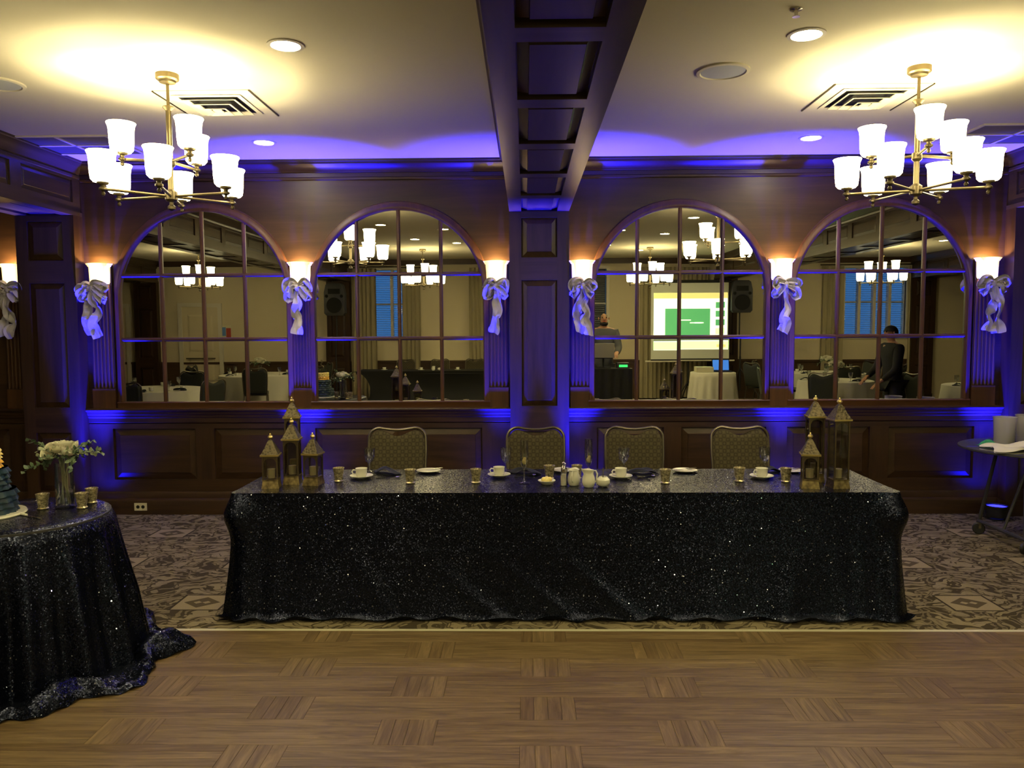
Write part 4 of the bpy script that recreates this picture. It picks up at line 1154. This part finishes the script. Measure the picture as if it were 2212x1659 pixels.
# ------------------------------------------------------------------ bussing cart at the right
BX, BY, BZ = 3.98, -1.06, .765
ct = empty('rolling_table', (BX, BY, 0)); tag(ct, 'round rolling table with casters used for bussing at the right edge', 'rolling table')
MB().lathe([(.001, BZ-.025), (.53, BZ-.025), (.545, BZ-.018), (.545, BZ-.006), (.53, BZ), (.001, BZ)], 40).build('tabletop', 'grey_plastic', ct)
for s in (-1, 1):
    MB().tube([(s*.26, -.30, .10), (s*.26, -.30, .10), (s*.20, -.18, BZ-.03), (s*.20, .18, BZ-.03), (s*.26, .30, .10)], .014, 8).build('leg_frame', 'grey_plastic', ct)
    MB().tube([(s*.26, -.31, .11), (s*.26, .31, .11)], .016, 8).build('foot_bar', 'grey_plastic', ct)
    MB().tube([(s*.24, 0, .11), (s*.03, 0, BZ-.03)], .012, 8).build('brace', 'grey_plastic', ct)
    for q in (-1, 1):
        k = MB().lathe([(.001, -.014), (.042, -.014), (.048, -.008), (.048, .008), (.042, .014), (.001, .014)], 18).build('caster', 'black_metal', ct, (s*.26, q*.30, .048)); k.rotation_euler = (PI/2, 0, R(25*s*q))
        MB().bb(-.012, .012, -.02, .02, .05, .10).build('caster_fork', 'chrome', ct, (s*.26, q*.30, 0), smooth=False)
def crumple(name, w_, d, h, seed, mat, loc, lab, cat, grp=None):
    rr = random.Random(seed); ph = [rr.uniform(0, 6) for _ in range(4)]
    def z(a, b): return h*(.35+.65*(math.sin(a*PI)*math.sin(b*PI))**.5)*(.6+.4*math.sin(a*7+ph[0]+b*3)*math.sin(b*6+ph[1]))+.002
    m = MB(); m.grid(lambda a, b: ((a-.5)*w_+.02*math.sin(b*8+ph[2]), (b-.5)*d+.02*math.sin(a*8+ph[3]), z(a, b)), 22, 22)
    m.grid(lambda a, b: ((a-.5)*w_+.02*math.sin(b*8+ph[2]), (b-.5)*d+.02*math.sin(a*8+ph[3]), .001), 22, 22)
    return tag(m.build(name, mat, None, loc, ang=60), lab, cat, grp)
crumple('crumpled_napkin', .34, .24, .085, 1, 'white_cloth', (3.66, -1.27, BZ), 'crumpled white napkin hanging at the near edge of the rolling table', 'napkin')
crumple('crumpled_napkin', .30, .30, .10, 2, 'white_cloth', (4.08, -1.46, BZ), 'larger crumpled white napkin at the frame edge on the rolling table', 'napkin')
crumple('green_napkin', .12, .12, .06, 3, 'green_cloth', (3.60, -1.05, BZ), 'green cloth behind the white napkin on the rolling table', 'napkin')
tum = mk('plastic_pitcher', [(.001, .002), (.068, .002), (.072, .01), (.082, .22), (.085, .225), (.080, .222), (.069, .012), (.001, .010)], 'plastic', 24)
for i, (x, y) in enumerate(((3.78, -.96), (4.04, -.82))):
    p = link('plastic_pitcher', tum, None, (x, y, BZ)); tag(p, ('frosted plastic pitcher nearest the green cloth', 'frosted plastic pitcher at the right frame edge')[i], 'pitcher', 'plastic pitchers on the rolling table')
    MB().lathe([(.001, .012), (.069, .012), (.073, .09), (.001, .09)], 20).build('water', 'plastic', p)
pl = mk('dinner_plate', [(.001, .002), (.08, .002), (.09, .006), (.128, .016), (.13, .020), (.09, .011), (.001, .008)], 'china', 32)
for k in range(5):
    tag(link('dinner_plate', pl, None, (4.02, -1.12, BZ+.075+.009*k)), ('lowest', 'second lowest', 'middle', 'second highest', 'topmost')[k]+' white dinner plate in the stack on the rolling table', 'plate', 'stacked dinner plates on the rolling table')
tb = MB().lathe([(.001, 0), (.14, 0), (.15, .06), (.145, .075), (.001, .07)], 28).build('bus_tub', 'grey_plastic', None, (4.02, -1.12, BZ)); tag(tb, 'low round grey tub under the stacked plates', 'tub')
tag(cutlery('knife', None, (3.52, -1.27, BZ+.03), R(80)), 'table knife sticking out over the edge of the rolling table', 'knife')
# ------------------------------------------------------------------ the far half of the room, seen in the mirrors
def curtain(x0, x1, z0, z1, lab):
    n = int((x1-x0)/.012); m = MB()
    def fn(a, b):
        x = x0+(x1-x0)*a
        return (x, FW+.10+.035*math.sin(x*62+.6*math.sin(x*17))*(.55+.45*(1-b)), z0+(z1-z0)*b)
    m.grid(fn, n, 6); m.grid(lambda a, b: (lambda p: (p[0], p[1]-.012, p[2]))(fn(a, b)), n, 6)
    o = m.build('curtain', 'curtain', None, ang=70); tag(o, lab, 'curtain', 'floor length cream curtains')
MAT['curtain'] = plain('cream_curtain', (.34, .29, .18), .85)
curtain(-4.0, -3.42, .04, 3.02, 'cream curtain reflected beside the loudspeaker, left of the slim window')
curtain(-2.84, -2.42, .04, 3.02, 'cream curtain reflected right of the slim window above the black table')
curtain(-1.28, -.85, .04, 3.02, 'cream curtain reflected at the right edge of the mirror left of the pilaster')
curtain(2.6, 4.15, .04, 3.02, 'wide dark curtain reflected behind the projection screen')
curtain(6.75, 7.22, .04, 3.02, 'cream curtain reflected at the left of the blue windows')
curtain(8.68, 9.0-.28, .04, 3.02, 'narrow curtain reflected at the right of the blue windows')
for a, b, lab in [(-4.05, -2.35, 'curtain rod reflected above the slim window'), (6.7, 8.75, 'curtain rod reflected above the blue windows')]:
    tag(MB().tube([(a, FW+.10, 3.05), (b, FW+.10, 3.05)], .014, 8).build('curtain_rod', 'dark_brass'), lab, 'curtain rod')

# --- second long table in black stretch cover with chairs
def stretch_table(x0, x1, y, lab):
    hx, hy, cx = (x1-x0)/2, .38, (x0+x1)/2
    root = empty('stretch_cover_table', (cx, y, 0)); tag(root, lab, 'table')
    m = MB(); N = 80; NS = 16; vs = []
    for j in range(NS+1):
        s = j/NS; z = .745*(1-s)+.01
        k = math.sin(PI*s)
        for i in range(N):
            u = i/N*4; sd = int(u); f = u-sd
            if sd == 0: x, yy = -hx+2*hx*f, -hy
            elif sd == 1: x, yy = hx, -hy+2*hy*f
            elif sd == 2: x, yy = hx-2*hx*f, hy
            else: x, yy = -hx, hy-2*hy*f
            pull = .26*math.sin(PI*min(1, s*1.0))**.8*(1 if sd in (1, 3) else 0)
            ends = min(1, (hx-abs(x))/.55)
            x2 = x-math.copysign(.30*k**.7*(1-ends), x); y2 = yy*(1-.28*k*math.sin(PI*f) if sd in (0, 2) else 1)
            if s > .55: x2 = x2-math.copysign(.10*(s-.55)/.45*(1-ends), x)
            vs.append((x2, y2, z))
    m.add(vs, [(j*N+i, j*N+(i+1) % N, (j+1)*N+(i+1) % N, (j+1)*N+i) for j in range(NS) for i in range(N)]+[tuple(range(N))])
    m.build('stretch_cover', 'black_cloth', root, ang=50)
    MB().bb(-hx+.02, hx-.02, -hy+.02, hy-.02, .70, .742).build('tabletop', 'grey_plastic', root, smooth=False)
stretch_table(-3.62, .35, -9.84, 'long table in black stretch cover reflected below the slim window')
for i, x in enumerate((-2.75, -1.95, -1.15, -.45)):
    c = copy_tree(ch, (x, -10.76, 0), PI+R((4, -3, 2, -4)[i])); tag(c, ('first', 'second', 'third', 'fourth')[i]+' chair from the curtain behind the reflected black table', 'chair', 'chairs behind the black table')
for i, x in enumerate((-3.05, -2.25, -1.45, -.75)):
    w_ = ('first', 'second', 'third', 'fourth')[i]
    s = link('saucer', saucer_me, None, (x, -9.70, .756)); tag(s, w_+' saucer from the curtain on the reflected black table', 'saucer', 'white saucers')
    c = link('coffee_cup', cup_me, None, (x, -9.70, .762)); tag(c, w_+' coffee cup from the curtain on the reflected black table', 'cup', 'white coffee cups')
tag(link('milk_jug', bpy.data.objects['milk_jug'].data, None, (-1.98, -9.65, .757)), 'white milk jug on the reflected black table', 'jug', 'white milk jugs')
tag(link('sugar_bowl', bpy.data.objects['sugar_bowl'].data, None, (-1.85, -9.65, .757)), 'white sugar bowl on the reflected black table', 'bowl')

# --- loudspeakers on poles
def loudspeaker(x, y, lab):
    st = empty('speaker_stand', (x, y, 0)); tag(st, 'black tripod stand under the '+lab.replace(' high in front of the dark pilaster', ''), 'speaker stand', 'speaker stands')
    MB().lathe([(.02, .25), (.02, 1.0), (.016, 1.0), (.016, 1.96)], 12).build('pole', 'black_metal', st)
    for k in range(3):
        a = k*2*PI/3+.5; MB().tube([(0, 0, .75), (.5*math.cos(a), .5*math.sin(a), .012)], .012, 6).build('leg', 'black_metal', st)
    sp_ = empty('loudspeaker', (x, y, 1.96)); tag(sp_, lab, 'loudspeaker', 'black loudspeakers')
    hw, h = .225, .70
    m = MB(); vs = []; prof = [(-.205, .75), (-.225, .85), (-.225, 1.0), (.05, 1.0), (.19, .62)]
    outline_ = [(-hw*.8, 0), (hw*.8, 0), (hw, .05), (hw, .5), (hw*.82, h-.03), (hw*.6, h), (-hw*.6, h), (-hw*.82, h-.03), (-hw, .5), (-hw, .05)]
    n = len(outline_)
    for yy, k in ((.20, .90), (.215, 1.0)[::-1] if False else (.19, 1.0), (-.02, 1.0), (-.20, .62)):
        for (a, b) in outline_: vs.append((a*k, yy, h/2+(b-h/2)*(k if k < 1 else 1)))
    m.add(vs, [(j*n+i, j*n+(i+1) % n, (j+1)*n+(i+1) % n, (j+1)*n+i) for j in range(3) for i in range(n)]+[tuple(range(n)), tuple(range(3*n, 4*n))])
    m.build('cabinet', 'grey_plastic', sp_, ang=30)
    w_ = MB().lathe([(.001, -.03), (.05, -.035), (.15, -.004), (.165, .004), (.17, 0)], 26).build('woofer', 'black', sp_, (0, .206, .22)); w_.rotation_euler = (-PI/2, 0, 0)
    h_ = MB().bb(-.13, .13, .19, .208, .47, .58).build('horn', 'black', sp_, smooth=False)
    for s in (-1, 1): 
        p_ = MB().lathe([(.035, 0), (.03, .006), (.001, .004)], 14).build('port', 'black', sp_, (s*.165, .203, .42)); p_.rotation_euler = (-PI/2, 0, 0)
loudspeaker(-4.20, -10.25, 'black loudspeaker reflected high in front of the dark pilaster beside the curtain')
loudspeaker(4.72, -10.25, 'black loudspeaker reflected to the right of the projection screen')

# --- projection screen
scr = empty('projection_screen', (3.60, -10.2, 0)); tag(scr, 'portable projection screen showing a bright green slide', 'projection screen')
MAT['screen_cloth'] = plain('white_screen_cloth', (.72, .74, .66), .8)
SW, S0, S1 = .86, .93, 2.62
MB().bb(-SW, SW, -.004, .004, S0, S1).build('screen_fabric', 'screen_cloth', scr, smooth=False)
MB().tube([(-SW-.06, -.02, S1+.03), (SW+.06, -.02, S1+.03)], .035, 10).build('case', 'black_metal', scr)
MB().tube([(-SW-.12, 0, S0-.015), (SW+.12, 0, S0-.015)], .018, 8).build('bottom_bar', 'white_trim', scr)
MB().bb(-SW, SW, .004, .006, S0, S0+.03).build('black_border', 'black', scr, smooth=False)
MB().tube([(0, -.06, .35), (0, -.06, S1)], .016, 8).build('mast', 'black_metal', scr)
for k in range(3):
    a = k*2*PI/3+.4; MB().tube([(0, -.06, .45), (.42*math.cos(a), -.06+.42*math.sin(a), .012)], .012, 6).build('leg', 'black_metal', scr)
SLIDE = {'white': emis('slide_white', (.85, 1.0, .66), 1.9), 'green': emis('slide_green', (.10, .42, .14), 1.1), 'gold': emis('slide_gold', (1.0, .80, .25), 1.0), 'lime': emis('slide_lime', (.60, 1.0, .36), 1.9), 'dim': emis('slide_dim', (.30, .36, .25), .35)}
def patch(a, b, c, d, k, y): MB().bb(a, b, .004, y, c, d).build('slide_patch', SLIDE[k], scr, smooth=False)
patch(-.80, .84, 1.16, 2.40, 'white', .007); patch(-.80, .84, 2.28, 2.40, 'gold', .009)
patch(-.55, .44, 1.48, 2.06, 'green', .009); patch(-.80, .84, 1.36, 1.42, 'dim', .009); patch(-.80, .84, 1.17, 1.34, 'lime', .009)
for k in range(4): patch(.56, .78, 1.50+.19*k, 1.63+.19*k, 'green' if k else 'lime', .009)
for a, b, c in ((-.28, .02, 1.80), (.0, .26, 1.74), (.10, .30, 1.74)): patch(a, b, c, c+.022, 'white', .011)
patch(.60, .78, 1.21, 1.27, 'gold', .011)

# --- round tables
def cloth_table(x, y, r, lab, seed, drop=.60, mat='white_cloth', nf=16):
    t_ = empty('round_table', (x, y, 0)); tag(t_, 'round folding table under the '+lab, 'table', 'round guest tables')
    MB().lathe([(.001, .71), (r-.02, .71), (r-.02, .738), (.001, .738)], 28).build('tabletop', 'grey_plastic', t_)
    MB().lathe([(.25, 0), (.25, .02), (.04, .05), (.035, .71)], 14).build('pedestal', 'black_metal', t_)
    rr = random.Random(seed); ph = rr.uniform(0, 6); m = MB(); N = 96; rows = [(.0001, .745, 0), (r*.97, .745, 0), (r, .738, 0)]+[(r+.06*j/8, .735-drop*j/8, j/8) for j in range(1, 9)]
    vs = []
    for q, z, f in rows:
        for i in range(N):
            th = 2*PI*i/N; k = q+.03*f*math.sin(nf*th+ph+math.sin(3*th)); vs.append((k*math.cos(th), k*math.sin(th), z))
    m.add(vs, [(j*N+i, j*N+(i+1) % N, (j+1)*N+(i+1) % N, (j+1)*N+i) for j in range(len(rows)-1) for i in range(N)])
    tag(m.build('tablecloth', mat, None, (x, y, .006), ang=60), lab, 'tablecloth', 'white round tablecloths')
cloth_table(3.78, -8.75, .44, 'white cloth on the projector table below the screen', 4, .70, nf=14)
pj = MB().bb(-.17, .17, -.13, .13, 0, .10).build('projector', 'almond', None, (3.60, -8.75, .756), smooth=False); tag(pj, 'white projector on the small round table below the screen', 'projector')
MB().lathe([(.04, 0), (.04, .02), (.03, .02), (.001, .012)], 16).build('lens', 'black', pj, (.06, -.13, .05)).rotation_euler = (PI/2, 0, 0)
for k in range(3): MB().bb(-.12+.07*k, -.08+.07*k, .13, .133, .03, .07).build('vent', 'blue_grey', pj, smooth=False) if 'blue_grey' in MAT else None
def laptop(x, y, z, rz, lab, lid, screen):
    o = MB().bb(-.17, .17, -.12, .12, 0, .014).build('laptop', lid, None, (x, y, z), rz=rz, smooth=False); tag(o, lab, 'laptop')
    l_ = MB().bb(-.17, .17, -.006, .006, 0, .23).build('lid', lid, o, (0, -.12, .014), smooth=False); l_.rotation_euler = (R(12), 0, 0)
    MB().bb(-.155, .155, .006, .008, .012, .218).build('screen', screen, l_, smooth=False)
    MB().bb(-.15, .15, -.07, .09, .014, .016).build('keyboard', 'black', o, smooth=False)
MAT['laptop_screen'] = emis('laptop_screen_blue', (.05, .22, .8), .9)
MAT['silver'] = plain('silver_lid', (.42, .42, .38), .4, metal=.4)
laptop(3.98, -8.80, .756, 0, 'open laptop with blue screen beside the projector', 'black_metal', 'laptop_screen')

# --- guest tables with chairs, glasses and flowers
ch2 = chair('chair_dark')
ch2_used = [False]
def guest_chair(x, y, ang, lab):
    c = copy_tree(ch2) if ch2_used[0] else ch2
    ch2_used[0] = True
    c.location = (x, y, 0); c.rotation_euler = (0, 0, ang); tag(c, lab, 'chair', 'dark chairs around the guest tables')
def guest_table(x, y, r, lab, seed, angs, flowers=True, rim=.60):
    cloth_table(x, y, r, 'white cloth on the '+lab, seed)
    for i, a in enumerate(angs):
        guest_chair(x+(r+rim)*math.cos(R(a)), y+(r+rim)*math.sin(R(a)), R(a)-PI/2, 'dark chair number %s around the %s' % (('one', 'two', 'three', 'four', 'five', 'six')[i], lab))
        b = R(a)
        tag(link('water_goblet', gob_me, None, (x+(r-.18)*math.cos(b+.25), y+(r-.18)*math.sin(b+.25), .752)), 'goblet before chair %s of the %s' % (('one', 'two', 'three', 'four', 'five', 'six')[i], lab), 'glass', 'water goblets')
        tag(link('coffee_cup', cup_me, None, (x+(r-.2)*math.cos(b-.2), y+(r-.2)*math.sin(b-.2), .752)), 'cup before chair %s of the %s' % (('one', 'two', 'three', 'four', 'five', 'six')[i], lab), 'cup', 'white coffee cups')
        tag(link('folded_napkin', bpy.data.objects['folded_napkin'].data, None, (x+(r-.12)*math.cos(b), y+(r-.12)*math.sin(b), .752), b), 'navy napkin before chair %s of the %s' % (('one', 'two', 'three', 'four', 'five', 'six')[i], lab), 'napkin', 'navy napkins')
    if flowers:
        f = empty('flower_vase', (x, y, .752)); tag(f, 'vase of white roses on the '+lab, 'flower vase', 'flower vases on the guest tables')
        v = link('vase', vase_me, f); v.scale = (.9, .9, .75)
        bouquet(f, .24, 9, .11, 10, seed, .7, 1.15, 1.35)
guest_table(-5.45, -8.85, .80, 'far table in leftmost mirror', 31, (20, 75, 130, 185, 330))
guest_table(-5.9, -5.2, .75, 'near table in leftmost mirror', 32, (30, 80, 130, 200, 270), False)
guest_table(6.05, -8.75, .75, 'table left in far right mirror', 33, (40, 95, 150, 210, 330))
guest_table(5.4, -6.6, .62, 'table beside the man in black', 34, (65, 120, 190))
guest_table(7.3, -5.4, .62, 'table at right mirror edge', 35, (60, 110, 170), False)
guest_chair(4.55, -8.6, R(60), 'dark chair standing alone under the loudspeaker right of the screen')

# --- DJ desk
dj = empty('dj_desk', (1.42, -6.15, 0)); tag(dj, 'desk under black cloth in front of the bald man', 'desk')
m = MB(); m.grid(lambda a, b: (-.36+.72*a, .28+.012*math.sin(a*30), .98*b+.004), 40, 4); m.grid(lambda a, b: (-.36+.008*math.sin(b*20), -.28+.56*a, .98*b+.004), 20, 4); m.grid(lambda a, b: (.36, -.28+.56*a, .98*b+.004), 20, 4)
m.bb(-.36, .36, -.28, .28, .975, .99); m.build('black_cloth', 'black_cloth', dj)
laptop(1.32, -6.12, 1.17, PI, 'silver laptop seen from behind in front of the bald man', 'silver', 'laptop_screen')
st = MB().bb(-.14, .14, -.1, .1, .16, .175).tube([(0, 0, 0), (0, 0, .16)], .02, 8).bb(-.12, .12, -.1, .1, 0, .01).build('laptop_stand', 'black_metal', None, (1.32, -6.12, .995)); tag(st, 'black laptop stand on the black desk', 'laptop stand')
mxr = MB().bb(-.10, .10, -.12, .12, 0, .09).build('mixer', 'grey_plastic', None, (1.64, -6.1, .992), smooth=False); tag(mxr, 'small audio mixer with green lights beside the laptop', 'mixer')
MAT['green_led'] = emis('green_led', (.05, .9, .2), 1.2)
MB().bb(-.07, .07, .12, .123, .02, .06).build('display', 'green_led', mxr, smooth=False)

# small notice with blue and red picture on the cream wall
o = MB().bb(-.13, .13, 0, .02, -.16, .16).build('wall_notice', 'almond', None, (-6.93, FW, 1.60), smooth=False); tag(o, 'small blue and red notice on the cream wall in the leftmost mirror', 'notice')
MAT['notice_blue'] = plain('notice_blue', (.12, .25, .55), .5); MAT['notice_red'] = plain('notice_red', (.40, .06, .04), .5)
MB().bb(-.11, .0, .02, .024, -.08, .12).build('blue_print', 'notice_blue', o, smooth=False); MB().bb(.01, .12, .02, .024, -.14, .10).build('red_print', 'notice_red', o, smooth=False)

# ------------------------------------------------------------------ people
def skin(name, verts, edges, mat, parent=None, loc=(0, 0, 0), rz=0, root=0, sub=2):
    me = bpy.data.meshes.new(name); me.from_pydata([v[0] for v in verts], edges, [])
    o = bpy.data.objects.new(name, me); col.objects.link(o)
    sm = o.modifiers.new('skin', 'SKIN'); ss = o.modifiers.new('sub', 'SUBSURF'); ss.levels = sub; ss.render_levels = sub
    for i, v in enumerate(verts):
        r_ = v[1] if isinstance(v[1], tuple) else (v[1], v[1]); me.skin_vertices[0].data[i].radius = r_
        me.skin_vertices[0].data[i].use_root = (i == root)
    bpy.context.view_layer.update()
    ev = o.evaluated_get(bpy.context.evaluated_depsgraph_get()); m2 = bpy.data.meshes.new_from_object(ev)
    bpy.data.objects.remove(o); m2.name = name; m2.materials.clear(); m2.materials.append(MAT[mat])
    m2.polygons.foreach_set('use_smooth', [True]*len(m2.polygons))
    return link(name, m2, parent, loc, rz)
MAT['grey_shirt'] = plain('grey_shirt', (.075, .075, .085), .85); MAT['black_jacket'] = plain('black_jacket', (.008, .008, .011), .8); MAT['hair'] = plain('dark_hair', (.010, .008, .007), .7)
MAT['trousers'] = plain('dark_trousers', (.012, .012, .015), .85)
def person(loc, rz, H, shirt, lab, hands, lean=0.0, hair=True, beard=False, headturn=0.0):
    """local: faces -y; hands = ((x,y,z) left, right) in units of H"""
    root = empty('person', loc, rz); tag(root, lab, 'person')
    L = lambda x, y, z: (x*H, (y-lean*max(0, z-.5)*2)*H, z*H)
    V = []; E = []
    def add(p, r_, par=None):
        V.append((p, r_ if not isinstance(r_, tuple) else r_)); i = len(V)-1
        if par is not None: E.append((par, i))
        return i
    pel = add(L(0, 0, .52), (.085*H, .06*H)); wst = add(L(0, 0, .62), (.078*H, .055*H), pel); chs = add(L(0, 0, .74), (.092*H, .062*H), wst); shd = add(L(0, .005, .81), (.06*H, .045*H), chs)
    nk = add(L(0, .002, .85), .030*H, shd); jaw = add(L(0, -.012, .885), (.034*H, .040*H), nk); hd = add(L(0, -.004, .93), (.041*H, .052*H), jaw); tp = add(L(0, .004, .972), (.030*H, .036*H), hd)
    nose = add(L(0, -.064, .917), .006*H, hd)
    arms = []
    for s, hnd in ((-1, hands[0]), (1, hands[1])):
        sh = add(L(s*.105, 0, .805), .034*H, shd)
        hx_, hy_, hz_ = hnd
        el = ((s*.105+hx_)/2+s*.03, (hy_)/2+.03, (.805+hz_)/2-.05)
        e_ = add(L(*el), .025*H, sh); w_ = add(L(hx_, hy_, hz_), .016*H, e_)
        d = Vector(L(hx_, hy_, hz_))-Vector(L(*el)); d.normalize()
        pm = add(tuple(Vector(V[w_][0])+d*.045*H), (.022*H, .012*H), w_)
        for k in range(4):
            sd = (k-1.5)*.011*H; q = Vector(V[pm][0])+d*.028*H+Vector((sd, 0, 0)); f1 = add(tuple(q), .0050*H, pm); add(tuple(q+d*.024*H+Vector((0, 0, -.010*H))), .0042*H, f1)
        q = Vector(V[w_][0])+d*.03*H+Vector((-s*.024*H, 0, 0)); f1 = add(tuple(q), .0058*H, w_); add(tuple(q+d*.02*H), .005*H, f1)
        arms.append((sh, e_, w_))
    for s in (-1, 1):
        hp = add(L(s*.05, 0, .49), .050*H, pel); kn = add(L(s*.055, -.005, .27), .034*H, hp); an = add(L(s*.055, .012, .045), .022*H, kn); add(L(s*.06, -.07, .018), (.022*H, .016*H), an)
    skin('body', V, E, 'skin', root)
    # jacket / shirt as a shell round torso and sleeves
    V2 = []; E2 = []
    def a2(p, r_, par=None):
        V2.append((p, r_)); i = len(V2)-1
        if par is not None: E2.append((par, i))
        return i
    hem = a2(L(0, 0, .47), (.100*H, .074*H)); p0 = a2(L(0, 0, .55), (.098*H, .072*H), hem); c0_ = a2(L(0, 0, .70), (.104*H, .074*H), p0); c1 = a2(L(0, .002, .80), (.078*H, .056*H), c0_); a2(L(0, .004, .838), .042*H, c1)
    for (sh, e_, w_) in arms:
        s_ = a2(V[sh][0], .043*H, c1); ee = a2(V[e_][0], .034*H, s_); a2(V[w_][0], .025*H, ee)
    skin('jacket' if hair else 'shirt', V2, E2, shirt, root)
    V3 = []; E3 = []
    V3.append((L(0, 0, .52), (.090*H, .066*H)))
    for s in (-1, 1):
        i = len(V3); V3 += [(L(s*.05, 0, .48), .058*H), (L(s*.055, -.005, .27), .042*H), (L(s*.055, .012, .05), .032*H)]; E3 += [(0, i), (i, i+1), (i+1, i+2)]
    skin('trousers', V3, E3, 'trousers', root)
    for s in (-1, 1):
        MB().ball(L(s*.018, -.050, .933), .0062*H, 8).build('eye', 'hair', root)
        MB().ball(L(s*.046, .002, .925), .007*H, 8, 1.6).build('ear', 'skin', root)
        MB().bb(s*.012*H, s*.026*H, L(0, -.054, .945)[1], L(0, -.050, .945)[1], .944*H, .948*H).build('eyebrow', 'hair', root)
        MB().ball(L(s*.06, -.045, .022), .035*H, 10, .6).build('shoe', 'black', root)
    MB().bb(-.014*H, .014*H, L(0, -.058, .9)[1], L(0, -.052, .9)[1], .896*H, .900*H).build('mouth', 'notice_red', root)
    if hair:
        m = MB(); m.grid(lambda a, b: (lambda th, ph: (L(0, 0, .945)[0]+.051*H*math.sin(ph)*math.cos(th), L(0, .006, .945)[1]+.060*H*math.sin(ph)*math.sin(th), (.940+.048*math.cos(ph)-.02*(math.sin(th) > .2)*b*b)*H))(2*PI*a, .02+1.62*b), 28, 10, True)
        m.build('hair', 'hair', root)
    if beard:
        m = MB(); m.grid(lambda a, b: (lambda th, ph: (.038*H*math.cos(th)*math.sin(ph), L(0, -.010, .885)[1]-.046*H*math.sin(th)*math.sin(ph), (.880+.026*math.cos(ph))*H))(PI*a, .35+2.2*b), 16, 8)
        m.build('beard', 'hair', root)
    return root
person((1.38, -6.80, 0), PI, 1.98, 'grey_shirt', 'bald bearded man in grey shirt standing behind the black desk', ((-.10, -.20, .62), (.10, -.20, .62)), .04, hair=False, beard=True)
person((5.45, -4.6, 0), R(-97), 1.72, 'black_jacket', 'person in black jacket seen from the side in the far right mirror', ((-.10, -.16, .52), (.10, -.17, .54)), .03)
person((8.35, -5.75, 0), R(-80), 1.70, 'black_jacket', 'person in black leaning over a table at the right edge of the far right mirror', ((-.10, -.30, .55), (.10, -.28, .50)), .16)
